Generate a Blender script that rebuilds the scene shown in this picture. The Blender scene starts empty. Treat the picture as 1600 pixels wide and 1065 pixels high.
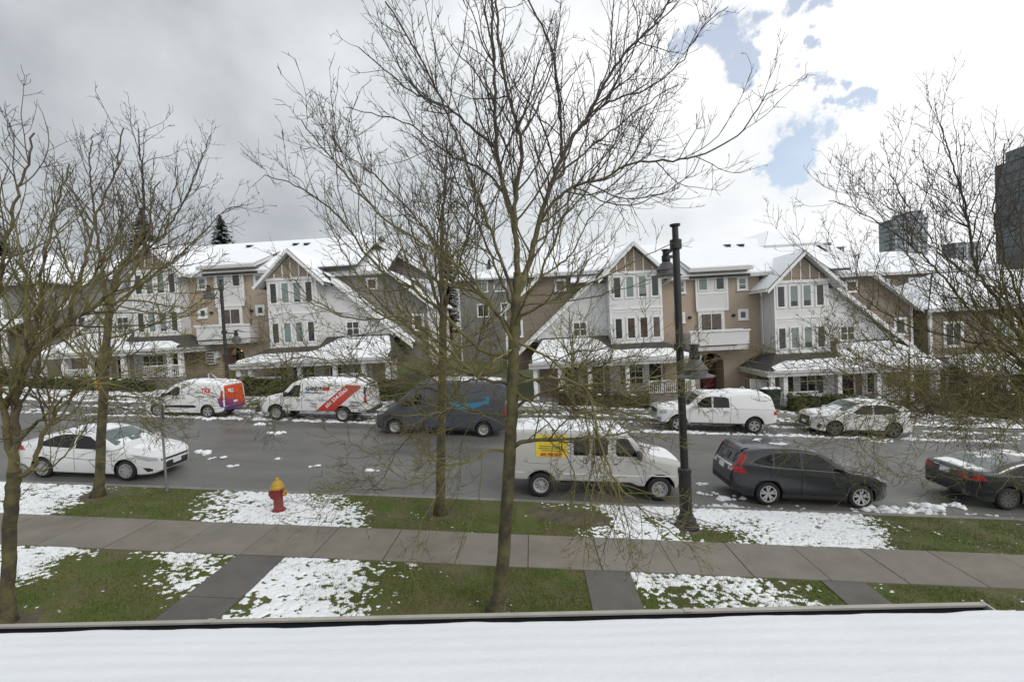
import bpy, bmesh, math, random
import numpy as np
from mathutils import Vector, Matrix

# ------------------------------------------------------------------ camera, sky, sun, exposure
S = bpy.context.scene
COL = S.collection
RAD = math.radians
FPX = 700.0                       # focal length in pixels of a 1600 pixel wide picture
YAW, PITCH, ROLL = -0.0442, -0.0310, -0.0507
G = 0.0722                        # the street falls to the right
HS = 4.924                        # pavement level below the window at X = 0


def cam_axes():
    cy, sy, cp, sp = math.cos(YAW), math.sin(YAW), math.cos(PITCH), math.sin(PITCH)
    fw = Vector((sy * cp, cy * cp, sp)); rt = Vector((cy, -sy, 0)); up = rt.cross(fw)
    c, s = math.cos(ROLL), math.sin(ROLL)
    return rt * c + up * s, -rt * s + up * c, fw


CR, CU, CF = cam_axes()
cam_d = bpy.data.cameras.new('camera')
cam = bpy.data.objects.new('camera', cam_d)
COL.objects.link(cam)
cam_d.sensor_width = 36.0
cam_d.lens = FPX / 1600 * 36
cam_d.clip_start = 0.05
cam_d.clip_end = 3000
cam.matrix_world = Matrix(((CR.x, CU.x, -CF.x, 0), (CR.y, CU.y, -CF.y, 0), (CR.z, CU.z, -CF.z, 0), (0, 0, 0, 1)))
S.camera = cam

SUN_AZ, SUN_EL = RAD(128), RAD(33)   # azimuth from +Y towards +X
world = bpy.data.worlds.new('World')
S.world = world
world.use_nodes = True
nt = world.node_tree
nt.nodes.clear()


def wn(t, **k):
    n = nt.nodes.new(t)
    for a, b in k.items():
        setattr(n, a, b)
    return n


def wl(a, b):
    nt.links.new(a, b)


def wmath(op, a, b=None, c=None, clamp=False):
    n = wn('ShaderNodeMath', operation=op, use_clamp=clamp)
    for i, v in enumerate((a, b, c)):
        if v is None:
            continue
        if isinstance(v, (int, float)):
            n.inputs[i].default_value = v
        else:
            wl(v, n.inputs[i])
    return n.outputs[0]


tc = wn('ShaderNodeTexCoord')
DIR = tc.outputs['Generated']
sepd = wn('ShaderNodeSeparateXYZ'); wl(DIR, sepd.inputs[0])


def wdot(v):
    n = wn('ShaderNodeVectorMath', operation='DOT_PRODUCT')
    wl(DIR, n.inputs[0]); n.inputs[1].default_value = v
    return n.outputs['Value']


# clouds live on a plane overhead: direction / (height + small)
hz = wmath('ADD', wmath('MAXIMUM', sepd.outputs[2], 0.0), 0.22)
pl = wn('ShaderNodeCombineXYZ')
wl(wmath('DIVIDE', sepd.outputs[0], hz), pl.inputs[0])
wl(wmath('DIVIDE', sepd.outputs[1], hz), pl.inputs[1])
wl(wmath('MULTIPLY', sepd.outputs[2], 1.5), pl.inputs[2])


def wnoise(vec, scale, detail=6, rough=0.55, dist=0.0):
    n = wn('ShaderNodeTexNoise')
    n.inputs['Scale'].default_value = scale
    n.inputs['Detail'].default_value = detail
    n.inputs['Roughness'].default_value = rough
    n.inputs['Distortion'].default_value = dist
    wl(vec, n.inputs['Vector'])
    return n.outputs['Fac'], n.outputs['Color']


n1, _ = wnoise(pl.outputs[0], 0.9, 6, 0.5, 0.3)
n2, _ = wnoise(DIR, 5.0, 8, 0.55, 0.2)
# brightness of the overcast: lightest round the veiled sun, greyest away from it to the left
f = wmath('ADD', 0.51, wmath('MULTIPLY', wdot((0.80, -0.22, 0.10)), 0.62))
f = wmath('ADD', f, wmath('MULTIPLY', wmath('SUBTRACT', n1, 0.5), 0.75))
f = wmath('ADD', f, wmath('MULTIPLY', wmath('SUBTRACT', n2, 0.5), 0.62), clamp=True)
ramp = wn('ShaderNodeValToRGB')
ramp.color_ramp.elements[0].position = 0.0
ramp.color_ramp.elements[0].color = (0.33, 0.355, 0.375, 1)
ramp.color_ramp.elements[1].position = 1.0
ramp.color_ramp.elements[1].color = (0.90, 0.90, 0.90, 1)
e = ramp.color_ramp.elements.new(0.70)
e.color = (0.775, 0.78, 0.79, 1)
e = ramp.color_ramp.elements.new(0.42)
e.color = (0.56, 0.59, 0.61, 1)
wl(f, ramp.inputs[0])
bg_cloud = wn('ShaderNodeBackground')
wl(ramp.outputs[0], bg_cloud.inputs[0])
bg_cloud.inputs[1].default_value = 1.08
sky = wn('ShaderNodeTexSky', sky_type='NISHITA')
sky.sun_disc = False
sky.sun_elevation = SUN_EL
sky.sun_rotation = SUN_AZ
sky.ozone_density = 0.4
bg_sky = wn('ShaderNodeBackground')
wl(sky.outputs[0], bg_sky.inputs[0])
bg_sky.inputs[1].default_value = 0.15


def pixdir(x, y):
    return (CR * ((x - 800) / FPX) - CU * ((y - 532.5) / FPX) + CF).normalized()


# gaps of blue between the clouds
_, nc = wnoise(DIR, 7.0, 6, 0.6)
off = wn('ShaderNodeVectorMath', operation='SUBTRACT'); wl(nc, off.inputs[0]); off.inputs[1].default_value = (.5, .5, .5)
sc_ = wn('ShaderNodeVectorMath', operation='SCALE'); wl(off.outputs[0], sc_.inputs[0]); sc_.inputs['Scale'].default_value = 0.36
wd = wn('ShaderNodeVectorMath', operation='ADD'); wl(DIR, wd.inputs[0]); wl(sc_.outputs[0], wd.inputs[1])
hole = None
for (hx, hy, rr) in ((1115, 45, .046), (1150, 78, .030), (1262, 240, .044), (1222, 256, .028), (1300, 120, .022), (1325, 172, .022), (1240, 8, .036), (1315, 18, .026),
                     (2300, -500, .12), (-300, -900, .1), (1500, -700, .10)):
    n = wn('ShaderNodeVectorMath', operation='DISTANCE')
    wl(wd.outputs[0], n.inputs[0]); n.inputs[1].default_value = pixdir(hx, hy)
    m = wn('ShaderNodeMapRange', interpolation_type='SMOOTHSTEP')
    m.inputs['From Min'].default_value = rr * 1.35; m.inputs['From Max'].default_value = rr * 0.75
    wl(n.outputs['Value'], m.inputs['Value'])
    hole = m.outputs[0] if hole is None else wmath('MAXIMUM', hole, m.outputs[0])
mixw = wn('ShaderNodeMixShader')
wl(wmath('MULTIPLY', hole, 0.62), mixw.inputs[0]); wl(bg_cloud.outputs[0], mixw.inputs[1]); wl(bg_sky.outputs[0], mixw.inputs[2])
wo = wn('ShaderNodeOutputWorld')
wl(mixw.outputs[0], wo.inputs[0])

sun_d = bpy.data.lights.new('sun', 'SUN')
sun_d.energy = 0.7
sun_d.angle = RAD(18)
sun_d.color = (1.0, 0.96, 0.9)
sun = bpy.data.objects.new('sun', sun_d)
COL.objects.link(sun)
sv = Vector((math.sin(SUN_AZ) * math.cos(SUN_EL), math.cos(SUN_AZ) * math.cos(SUN_EL), math.sin(SUN_EL)))
sun.rotation_euler = sv.to_track_quat('Z', 'Y').to_euler()
sun.location = sv * 60

S.view_settings.view_transform = 'Standard'
S.view_settings.look = 'None'
S.view_settings.gamma = 1
S.view_settings.use_curve_mapping = False
S.view_settings.exposure = 0.36

# ------------------------------------------------------------------ helpers


def at(x, y, Y):
    """photo pixel -> world point at distance Y"""
    v = CR * ((x - 800) / FPX) - CU * ((y - 532.5) / FPX) + CF
    return v * (Y / v.y)


def gz(X, off=0.0):
    return -HS - G * max(-70.0, min(70.0, X)) + off


def tag(o, label=None, cat=None, group=None, kind=None):
    if label: o['label'] = label
    if cat: o['category'] = cat
    if group: o['group'] = group
    if kind: o['kind'] = kind
    return o


def empty(name, loc, label=None, cat=None, group=None, rot=(0, 0, 0)):
    o = bpy.data.objects.new(name, None)
    COL.objects.link(o)
    o.location = loc
    o.rotation_euler = rot
    o.empty_display_size = 0.2
    return tag(o, label, cat, group)


def copy_tree(o, parent=None):
    c = o.copy(); COL.objects.link(c)
    if parent is not None:
        c.parent = parent
    for ch in list(o.children):
        copy_tree(ch, c)
    return c


def link(name, me, mat=None, parent=None, kind=None, origin=None):
    o = bpy.data.objects.new(name, me)
    COL.objects.link(o)
    if mat is not None:
        for m in (mat if isinstance(mat, (list, tuple)) else [mat]):
            me.materials.append(m)
    if parent is not None:
        o.parent = parent
    if kind:
        o['kind'] = kind
    return o


class MB:
    """collects shapes; build() links them as ONE mesh object.  ofs is taken off every vertex (the thing's base)"""

    def __init__(self, ofs=(0, 0, 0)):
        self.v = []; self.f = []; self.ofs = ofs

    def add(self, vs, fs):
        b = len(self.v)
        self.v += [tuple(p) for p in vs]
        self.f += [tuple(i + b for i in q) for q in fs]

    def box(self, x0, x1, y0, y1, z0, z1):
        if x0 > x1: x0, x1 = x1, x0
        if y0 > y1: y0, y1 = y1, y0
        if z0 > z1: z0, z1 = z1, z0
        self.add([(x0, y0, z0), (x1, y0, z0), (x1, y1, z0), (x0, y1, z0), (x0, y0, z1), (x1, y0, z1), (x1, y1, z1), (x0, y1, z1)],
                 [(3, 2, 1, 0), (4, 5, 6, 7), (0, 1, 5, 4), (1, 2, 6, 5), (2, 3, 7, 6), (3, 0, 4, 7)])
        return self

    def prism_y(self, poly, y0, y1):
        """poly of (x,z), extruded along y"""
        a = sum(p[0] * q[1] - q[0] * p[1] for p, q in zip(poly, poly[1:] + poly[:1]))
        if a < 0: poly = poly[::-1]
        n = len(poly)
        self.add([(x, y0, z) for x, z in poly] + [(x, y1, z) for x, z in poly],
                 [tuple(range(n)), tuple(range(2 * n - 1, n - 1, -1))] + [((i + 1) % n, i, n + i, n + (i + 1) % n) for i in range(n)])
        return self

    def prism_x(self, poly, x0, x1):
        """poly of (y,z), extruded along x"""
        a = sum(p[0] * q[1] - q[0] * p[1] for p, q in zip(poly, poly[1:] + poly[:1]))
        if a > 0: poly = poly[::-1]
        if x0 > x1: x0, x1 = x1, x0
        n = len(poly)
        self.add([(x0, y, z) for y, z in poly] + [(x1, y, z) for y, z in poly],
                 [tuple(range(n)), tuple(range(2 * n - 1, n - 1, -1))] + [((i + 1) % n, i, n + i, n + (i + 1) % n) for i in range(n)])
        return self

    def slab(self, pts, th):
        """polygon of 3-D points (counter-clockwise from above) thickened downwards by th"""
        n = len(pts)
        self.add(list(pts) + [(p[0], p[1], p[2] - th) for p in pts],
                 [tuple(range(n)), tuple(range(2 * n - 1, n - 1, -1))] + [((i + 1) % n, i, n + i, n + (i + 1) % n) for i in range(n)])
        return self

    def bar(self, a, b, w, h=None, up=(0, 0, 1)):
        a = Vector(a); b = Vector(b); h = w if h is None else h
        d = (b - a).normalized(); u = Vector(up)
        if abs(d.dot(u)) > .98: u = Vector((1, 0, 0))
        s = d.cross(u).normalized() * (w / 2); t = s.cross(d).normalized() * (h / 2)
        vs = [a - s - t, a + s - t, a + s + t, a - s + t, b - s - t, b + s - t, b + s + t, b - s + t]
        self.add(vs, [(0, 1, 2, 3), (7, 6, 5, 4), (0, 4, 5, 1), (1, 5, 6, 2), (2, 6, 7, 3), (3, 7, 4, 0)])
        return self

    def tube(self, pts, rad, n=8, cap=True):
        pts = [Vector(p) for p in pts]
        if not isinstance(rad, (list, tuple)): rad = [rad] * len(pts)
        vs = []; fs = []
        for i, p in enumerate(pts):
            d = (pts[min(i + 1, len(pts) - 1)] - pts[max(i - 1, 0)]).normalized()
            u = Vector((0, 0, 1)) if abs(d.z) < .9 else Vector((1, 0, 0))
            s = d.cross(u).normalized(); t = d.cross(s)
            for k in range(n):
                a = 2 * math.pi * k / n
                vs.append(p + (s * math.cos(a) + t * math.sin(a)) * rad[i])
        for i in range(len(pts) - 1):
            for k in range(n):
                fs.append((i * n + k, (i + 1) * n + k, (i + 1) * n + (k + 1) % n, i * n + (k + 1) % n))
        if cap:
            fs.append(tuple(range(n))); m = (len(pts) - 1) * n
            fs.append(tuple(range(m + n - 1, m - 1, -1)))
        self.add(vs, fs)
        return self

    def lathe(self, prof, n=20, c=(0, 0, 0), axis='z', cap=True):
        """prof: (r, h) pairs"""
        vs = []; fs = []
        for r, h in prof:
            for k in range(n):
                a = 2 * math.pi * k / n
                x, y = r * math.cos(a), r * math.sin(a)
                vs.append({'z': (c[0] + x, c[1] + y, c[2] + h), 'y': (c[0] + x, c[1] + h, c[2] - y), 'x': (c[0] + h, c[1] + x, c[2] + y)}[axis])
        for i in range(len(prof) - 1):
            for k in range(n):
                fs.append((i * n + k, i * n + (k + 1) % n, (i + 1) * n + (k + 1) % n, (i + 1) * n + k))
        if cap and prof[0][0] > 1e-5: fs.append(tuple(range(n))[::-1])
        if cap and prof[-1][0] > 1e-5: fs.append(tuple(range((len(prof) - 1) * n, len(prof) * n)))
        self.add(vs, fs)
        return self

    def mesh(self, name, smooth=False):
        me = bpy.data.meshes.new(name)
        o = self.ofs
        me.from_pydata([(x - o[0], y - o[1], z - o[2]) for x, y, z in self.v], [], self.f)
        if smooth:
            me.polygons.foreach_set('use_smooth', [True] * len(me.polygons))
        me.validate(); me.update()
        return me

    def build(self, name, mat, parent=None, smooth=False, kind=None):
        return link(name, self.mesh(name, smooth), mat, parent, kind)


def np_mesh(name, V, Fq, smooth=True):
    me = bpy.data.meshes.new(name)
    V = np.asarray(V, np.float32); Fq = np.asarray(Fq, np.int32)
    k = Fq.shape[1]
    me.vertices.add(len(V)); me.vertices.foreach_set('co', V.ravel())
    me.loops.add(Fq.size); me.loops.foreach_set('vertex_index', Fq.ravel())
    me.polygons.add(len(Fq)); me.polygons.foreach_set('loop_start', np.arange(0, Fq.size, k, dtype=np.int32))
    me.polygons.foreach_set('loop_total', np.full(len(Fq), k, np.int32))
    me.polygons.foreach_set('use_smooth', np.full(len(Fq), smooth))
    me.update(calc_edges=True)
    return me


_tab = np.random.RandomState(7).rand(256, 256)


def vnoise(x, y):
    xi = np.floor(x).astype(int); yi = np.floor(y).astype(int)
    fx = x - xi; fy = y - yi
    fx = fx * fx * (3 - 2 * fx); fy = fy * fy * (3 - 2 * fy)
    a = _tab[xi % 256, yi % 256]; b = _tab[(xi + 1) % 256, yi % 256]
    c = _tab[xi % 256, (yi + 1) % 256]; d = _tab[(xi + 1) % 256, (yi + 1) % 256]
    return (a * (1 - fx) + b * fx) * (1 - fy) + (c * (1 - fx) + d * fx) * fy


def fbm(x, y, o=4):
    s = 0; a = .5; t = 0
    for i in range(o):
        x, y = x * .819 - y * .574, x * .574 + y * .819
        s = s + a * vnoise(x + 17.3 * i, y + 9.1 * i); t += a; a *= .5; x = x * 2.03; y = y * 2.03
    return s / t


# ------------------------------------------------------------------ materials


def mat(name, col, rough=.6, metal=0., var=0.0, vscale=3.0, bump=0.0, bscale=40., col2=None, coat=0., spec=.5, emit=None, estr=0., detail=5, thr=None, stretch=None):
    m = bpy.data.materials.new(name); m.use_nodes = True
    t = m.node_tree; b = t.nodes['Principled BSDF']
    b.inputs['Base Color'].default_value = (*col, 1)
    b.inputs['Roughness'].default_value = rough
    b.inputs['Metallic'].default_value = metal
    b.inputs['Specular IOR Level'].default_value = spec
    b.inputs['Coat Weight'].default_value = coat
    b.inputs['Coat Roughness'].default_value = 0.05
    if emit:
        b.inputs['Emission Color'].default_value = (*emit, 1); b.inputs['Emission Strength'].default_value = estr
    if var or col2 or bump:
        tcn = t.nodes.new('ShaderNodeTexCoord'); src = tcn.outputs['Object']
        if stretch:
            mp = t.nodes.new('ShaderNodeMapping'); mp.inputs['Scale'].default_value = stretch
            t.links.new(src, mp.inputs[0]); src = mp.outputs[0]
    if var or col2:
        n = t.nodes.new('ShaderNodeTexNoise'); n.inputs['Scale'].default_value = vscale; n.inputs['Detail'].default_value = detail
        n.inputs['Roughness'].default_value = .6
        t.links.new(src, n.inputs['Vector'])
        r = t.nodes.new('ShaderNodeValToRGB')
        lo, hi = thr if thr else (.3, .7)
        r.color_ramp.elements[0].position = lo; r.color_ramp.elements[1].position = hi
        if col2 is None:
            c0 = tuple(c * (1 - var) for c in col); c1 = tuple(min(1, c * (1 + var)) for c in col)
        else:
            c0, c1 = col, col2
        r.color_ramp.elements[0].color = (*c0, 1); r.color_ramp.elements[1].color = (*c1, 1)
        t.links.new(n.outputs['Fac'], r.inputs[0]); t.links.new(r.outputs[0], b.inputs['Base Color'])
    if bump:
        n2 = t.nodes.new('ShaderNodeTexNoise'); n2.inputs['Scale'].default_value = bscale; n2.inputs['Detail'].default_value = 4
        t.links.new(src, n2.inputs['Vector'])
        bp = t.nodes.new('ShaderNodeBump'); bp.inputs['Strength'].default_value = bump; bp.inputs['Distance'].default_value = .02
        t.links.new(n2.outputs['Fac'], bp.inputs['Height']); t.links.new(bp.outputs[0], b.inputs['Normal'])
    return m


M = dict(
    snow=mat('snow', (.86, .88, .90), .75, var=.03, vscale=2.5, bump=.25, bscale=18, spec=.3),
    roof_snow=mat('roof_snow', (.84, .86, .885), .8, var=.025, vscale=1.8, bump=.14, bscale=30, spec=.3),
    slush=mat('slush', (.62, .64, .66), .5, col2=(.86, .87, .88), vscale=9, bump=.4, bscale=30),
    asphalt=mat('asphalt', (.128, .126, .118), .6, col2=(.168, .164, .152), vscale=.7, bump=.18, bscale=160, detail=9),
    concrete=mat('concrete', (.165, .15, .14), .75, col2=(.24, .225, .21), vscale=1.1, bump=.12, bscale=120, detail=9),
    slab_a=mat('slab_grey', (.155, .141, .118), .55, col2=(.225, .206, .173), vscale=1.3, bump=.1, bscale=140, detail=10),
    slab_b=mat('slab_tan', (.152, .134, .106), .55, col2=(.23, .203, .163), vscale=1.6, bump=.1, bscale=140, detail=10),
    slab_d=mat('slab_dark', (.078, .073, .066), .5, col2=(.125, .116, .103), vscale=1.9, bump=.1, bscale=140, detail=10),
    kerb=mat('kerb', (.21, .2, .185), .75, var=.25, vscale=2.2, bump=.1, bscale=90, detail=9),
    lawn=mat('lawn_soil', (.070, .100, .014), .9, col2=(.125, .108, .052), vscale=1.4, bump=.7, bscale=60, detail=12, thr=(.38, .66)),
    dirt=mat('dirt', (.095, .082, .052), .9, var=.4, vscale=2, bump=.5, bscale=40, detail=10),
    grass=mat('grass', (.070, .125, .010), .6, col2=(.16, .155, .035), vscale=2.3, detail=8),
    white=mat('white_trim', (.74, .74, .73), .5, var=.04, vscale=1.2),
    siding=mat('white_siding', (.63, .63, .63), .55, var=.04, vscale=1.5, stretch=(.4, 1, 1)),
    beige=mat('beige_stucco', (.39, .315, .245), .85, var=.07, vscale=.9, bump=.15, bscale=60, detail=8),
    brown=mat('brown_siding', (.215, .172, .132), .65, var=.12, vscale=1.2, stretch=(.3, 1, 6)),
    grey_sd=mat('grey_siding', (.215, .21, .195), .65, var=.12, vscale=1.2, stretch=(.3, 1, 6)),
    tan=mat('tan_panel', (.30, .245, .19), .7, var=.08, vscale=1.5),
    shingle=mat('shingle', (.060, .057, .056), .85, var=.3, vscale=7, bump=.4, bscale=30, stretch=(.5, 3, 3)),
    soffit=mat('soffit', (.55, .55, .54), .6),
    gutter_m=mat('gutter_grey', (.52, .52, .51), .45, var=.06, vscale=2),
    dark_in=mat('dark_interior', (.025, .022, .02), .8),
    reddoor=mat('red_door', (.16, .022, .025), .4),
    glass=mat('window_glass', (.022, .028, .028), .06, spec=.6),
    glass_bl=mat('window_blind', (.17, .215, .20), .12, spec=.6, var=.12, vscale=.9),
    glass_br=mat('window_curtain', (.075, .05, .04), .1, var=.6, vscale=2.5, spec=.6),
    black=mat('black_metal', (.022, .020, .021), .42, var=.2, vscale=4, spec=.45),
    lampgrey=mat('lamp_shade_grey', (.085, .085, .083), .5, var=.2, vscale=8),
    galv=mat('galvanised', (.30, .31, .32), .4, metal=.7, var=.15, vscale=8),
    bark=mat('bark', (.060, .050, .034), .9, col2=(.135, .122, .052), vscale=5, bump=.6, bscale=50, detail=8, thr=(.40, .62)),
    twig=mat('twig', (.075, .056, .042), .85, col2=(.175, .158, .058), vscale=1.3, detail=6, thr=(.36, .54)),
    hedge=mat('hedge_leaf', (.034, .050, .014), .55, col2=(.095, .105, .028), vscale=6),
    needle=mat('conifer_needle', (.018, .030, .020), .7, col2=(.04, .055, .04), vscale=3),
    ybark=mat('pale_bark', (.12, .10, .06), .9, var=.3, vscale=5),
    rubber=mat('tyre_rubber', (.020, .020, .021), .8, bump=.1, bscale=60),
    gapg=mat('panel_gap_grey', (.16, .16, .16), .7),
    well=mat('wheel_well', (.010, .010, .010), .9),
    rim=mat('alloy_rim', (.50, .50, .51), .4, metal=.15),
    steel=mat('steel_rim', (.38, .38, .38), .45, metal=.2, var=.15, vscale=9),
    rimdark=mat('rim_gap', (.018, .018, .018), .7),
    plastic=mat('black_plastic', (.025, .025, .026), .6),
    cglass=mat('car_glass', (.008, .010, .011), .04, spec=.35),
    cglass_g=mat('car_windscreen', (.055, .085, .082), .06, spec=.7, col2=(.16, .20, .195), vscale=1.3),
    chrome=mat('chrome', (.62, .62, .63), .18, metal=1.),
    red_l=mat('red_lens', (.36, .012, .016), .15, coat=.6),
    clear_l=mat('clear_lens', (.42, .43, .44), .12, coat=.6),
    amber=mat('amber_lens', (.55, .20, .03), .2),
    plate=mat('number_plate', (.68, .69, .72), .4),
    p_white=mat('paint_white', (.74, .745, .75), .32, coat=.5, var=.02, vscale=1.5),
    p_pearl=mat('paint_pearl', (.66, .66, .645), .3, coat=.5, var=.02, vscale=1.5),
    p_silver=mat('paint_silver', (.49, .485, .465), .45, coat=.2, var=.05, vscale=1.2),
    p_navy=mat('paint_navy', (.060, .068, .088), .35, coat=.5, var=.06, vscale=1.5),
    p_grey=mat('paint_grey', (.030, .032, .037), .24, coat=.5),
    p_black=mat('paint_black', (.020, .024, .027), .22, coat=.7),
    red_t=mat('red_print', (.50, .045, .035), .4),
    blue_t=mat('blue_print', (.05, .28, .58), .4),
    cyan_t=mat('cyan_print', (.03, .20, .33), .4),
    black_t=mat('black_print', (.02, .02, .022), .5),
    grey_t=mat('grey_print', (.20, .20, .21), .5),
    white_t=mat('white_print', (.78, .78, .78), .5),
    yellow_t=mat('yellow_print', (.74, .58, .045), .5),
    hyd_red=mat('hydrant_red', (.23, .032, .034), .45, var=.2, vscale=12),
    hyd_yel=mat('hydrant_yellow', (.55, .34, .03), .45, var=.15, vscale=12),
    sign_y=mat('sign_yellow', (.72, .36, .015), .5),
    concrete_t=mat('tower_concrete_hazed', (.47, .50, .52), .8, var=.1, vscale=.2),  # tower colours are paled: distance haze is put into the base colour
    glass_t=mat('tower_glass_hazed', (.24, .285, .315), .3, var=.3, vscale=.15),
    glass_td=mat('tower_glass_dark_hazed', (.14, .16, .185), .3, var=.3, vscale=.15),
    lamp_on=mat('lamp_lit', (.9, .5, .2), .5, emit=(1, .42, .12), estr=3.0),
    bin=mat('bin_green', (.012, .022, .018), .6),
)
# bark: bare brown-grey high up, moss on the lower boughs
m = M['twig']; t = m.node_tree; b = t.nodes['Principled BSDF']
ramp_n = [n for n in t.nodes if n.type == 'VALTORGB'][0]
tcn = [n for n in t.nodes if n.type == 'TEX_COORD'][0]
sp = t.nodes.new('ShaderNodeSeparateXYZ'); t.links.new(tcn.outputs['Object'], sp.inputs[0])
nz_ = [n for n in t.nodes if n.type == 'TEX_NOISE'][0]
ad = t.nodes.new('ShaderNodeMath'); ad.operation = 'MULTIPLY_ADD'; ad.inputs[1].default_value = 3.0; t.links.new(nz_.outputs['Fac'], ad.inputs[0]); t.links.new(sp.outputs[2], ad.inputs[2])
mr = t.nodes.new('ShaderNodeMapRange'); mr.inputs['From Min'].default_value = 7.0; mr.inputs['From Max'].default_value = 9.4; t.links.new(ad.outputs[0], mr.inputs['Value'])
mx = t.nodes.new('ShaderNodeMix'); mx.data_type = 'RGBA'; t.links.new(mr.outputs[0], mx.inputs['Factor'])
t.links.new(ramp_n.outputs[0], mx.inputs['A']); mx.inputs['B'].default_value = (.072, .058, .048, 1)
t.links.new(mx.outputs['Result'], b.inputs['Base Color'])
# asphalt: drier and wetter streaks along the lanes
m = M['asphalt']; t = m.node_tree; b = t.nodes['Principled BSDF']
tcn = [n for n in t.nodes if n.type == 'TEX_COORD'][0]
mp = t.nodes.new('ShaderNodeMapping'); mp.inputs['Scale'].default_value = (.10, .85, 1); t.links.new(tcn.outputs['Object'], mp.inputs[0])
nn = t.nodes.new('ShaderNodeTexNoise'); nn.inputs['Scale'].default_value = 1.0; nn.inputs['Detail'].default_value = 5; t.links.new(mp.outputs[0], nn.inputs['Vector'])
mr = t.nodes.new('ShaderNodeMapRange'); mr.inputs['From Min'].default_value = .35; mr.inputs['From Max'].default_value = .65; mr.inputs['To Min'].default_value = .30; mr.inputs['To Max'].default_value = .72
t.links.new(nn.outputs['Fac'], mr.inputs['Value']); t.links.new(mr.outputs[0], b.inputs['Roughness'])
ramp_n = [n for n in t.nodes if n.type == 'VALTORGB'][0]
mr2 = t.nodes.new('ShaderNodeMapRange'); mr2.inputs['From Min'].default_value = .35; mr2.inputs['From Max'].default_value = .65; mr2.inputs['To Min'].default_value = .78; mr2.inputs['To Max'].default_value = 1.15
t.links.new(nn.outputs['Fac'], mr2.inputs['Value'])
vm = t.nodes.new('ShaderNodeVectorMath'); vm.operation = 'SCALE'; t.links.new(ramp_n.outputs[0], vm.inputs[0]); t.links.new(mr2.outputs[0], vm.inputs['Scale']); t.links.new(vm.outputs[0], b.inputs['Base Color'])
# the small van's rear doors fade from orange to purple
m = mat('wrap_fade', (.6, .1, .05), .35, coat=.4)
t = m.node_tree; b = t.nodes['Principled BSDF']
tcn = t.nodes.new('ShaderNodeTexCoord'); sp = t.nodes.new('ShaderNodeSeparateXYZ'); t.links.new(tcn.outputs['Object'], sp.inputs[0])
ma = t.nodes.new('ShaderNodeMath'); ma.operation = 'MULTIPLY_ADD'; ma.inputs[1].default_value = .35; t.links.new(sp.outputs[1], ma.inputs[0]); t.links.new(sp.outputs[2], ma.inputs[2])
rp = t.nodes.new('ShaderNodeValToRGB')
rp.color_ramp.elements[0].position = .35; rp.color_ramp.elements[0].color = (.075, .03, .20, 1)
rp.color_ramp.elements[1].position = 1.0; rp.color_ramp.elements[1].color = (.66, .085, .025, 1)
ee = rp.color_ramp.elements.new(.75); ee.color = (.33, .05, .11, 1)
t.links.new(ma.outputs[0], rp.inputs[0]); t.links.new(rp.outputs[0], b.inputs['Base Color'])
M['wrap'] = m
# needle/leaf back-light is left to the renderer
# ------------------------------------------------------------------ the setting
YK, YKF = 12.54, 24.55            # near and far kerb (road side)
YW0, YW1 = 8.978, 10.39           # pavement
XJ = -0.305                       # pavement joint


def strip(name, y0, y1, off, mt, x0=-260, x1=260, ny=2, kind='structure'):
    xs = sorted(set([x0, -70, 70, x1] + list(np.linspace(-68, 68, 35))))
    xs = [x for x in xs if x0 <= x <= x1]
    ys = np.linspace(y0, y1, ny)
    V = [(x, y, gz(x, off)) for y in ys for x in xs]
    n = len(xs)
    Fc = [(j * n + i, j * n + i + 1, (j + 1) * n + i + 1, (j + 1) * n + i) for j in range(ny - 1) for i in range(n - 1)]
    b = MB(); b.add(V, Fc)
    return b.build(name, mt, None, kind=kind)


strip('near_lawn', -20, 12.40, -.012, M['lawn'])
strip('road', 12.36, 24.75, -.15, M['asphalt'])
strip('far_lawn', 24.70, 900, -.012, M['lawn'], -900, 900)


def kerb(name, y0, y1, top):
    o = tag(empty(name, (0, 0, 0)), kind='structure')
    me = None
    for i in range(-16, 16):
        x0, x1 = i * 2.44, (i + 1) * 2.44 - .012
        b = MB()
        b.slab([(x0, y0, gz(x0, top)), (x1, y0, gz(x1, top)), (x1, y1, gz(x1, top)), (x0, y1, gz(x0, top))], .22)
        b.build('kerbstone', M['kerb'], o)
    return o


kerb('near_kerb', 12.40, 12.55, .004)
kerb('far_kerb', 24.55, 24.70, .004)
# drain channel of concrete along each kerb
for y0, y1 in ((12.55, 12.86), (24.24, 24.55)):
    strip('gutter_channel', y0, y1, -.143, M['concrete'], -60, 60)


# pavement: every slab a piece
rs = random.Random(5)
pave = tag(empty('pavement', (0, 0, 0)), kind='structure')
for i in range(-14, 17):
    x0, x1 = XJ + 1.5 * i, XJ + 1.5 * (i + 1)
    g2 = .009
    dz = rs.uniform(-.004, .006)
    b = MB()
    zz = lambda x: gz(x, .012 + dz)
    b.slab([(x0 + g2, YW0, zz(x0)), (x1 - g2, YW0, zz(x1)), (x1 - g2, YW1, zz(x1)), (x0 + g2, YW1, zz(x0))], .09)
    b.build('slab', M['slab_b'] if rs.random() < .45 else M['slab_a'], pave)
walk = tag(empty('walkway', (0, 0, 0)), kind='structure')
for x0, x1, ys in ((-6.36, -5.36, (8.96, 7.52, 6.05, 4.6)), (.83, 1.73, (8.96, 7.45, 5.95, 4.5)), (5.48, 6.32, (8.96, 7.5, 6.0, 4.5))):
    for ya, yb in zip(ys, ys[1:]):
        b = MB()
        b.slab([(x0, yb + .012, gz(x0, .008)), (x1, yb + .012, gz(x1, .008)), (x1, ya, gz(x1, .008)), (x0, ya, gz(x0, .008))], .09)
        b.build('slab', M['slab_d'], walk)
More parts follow.
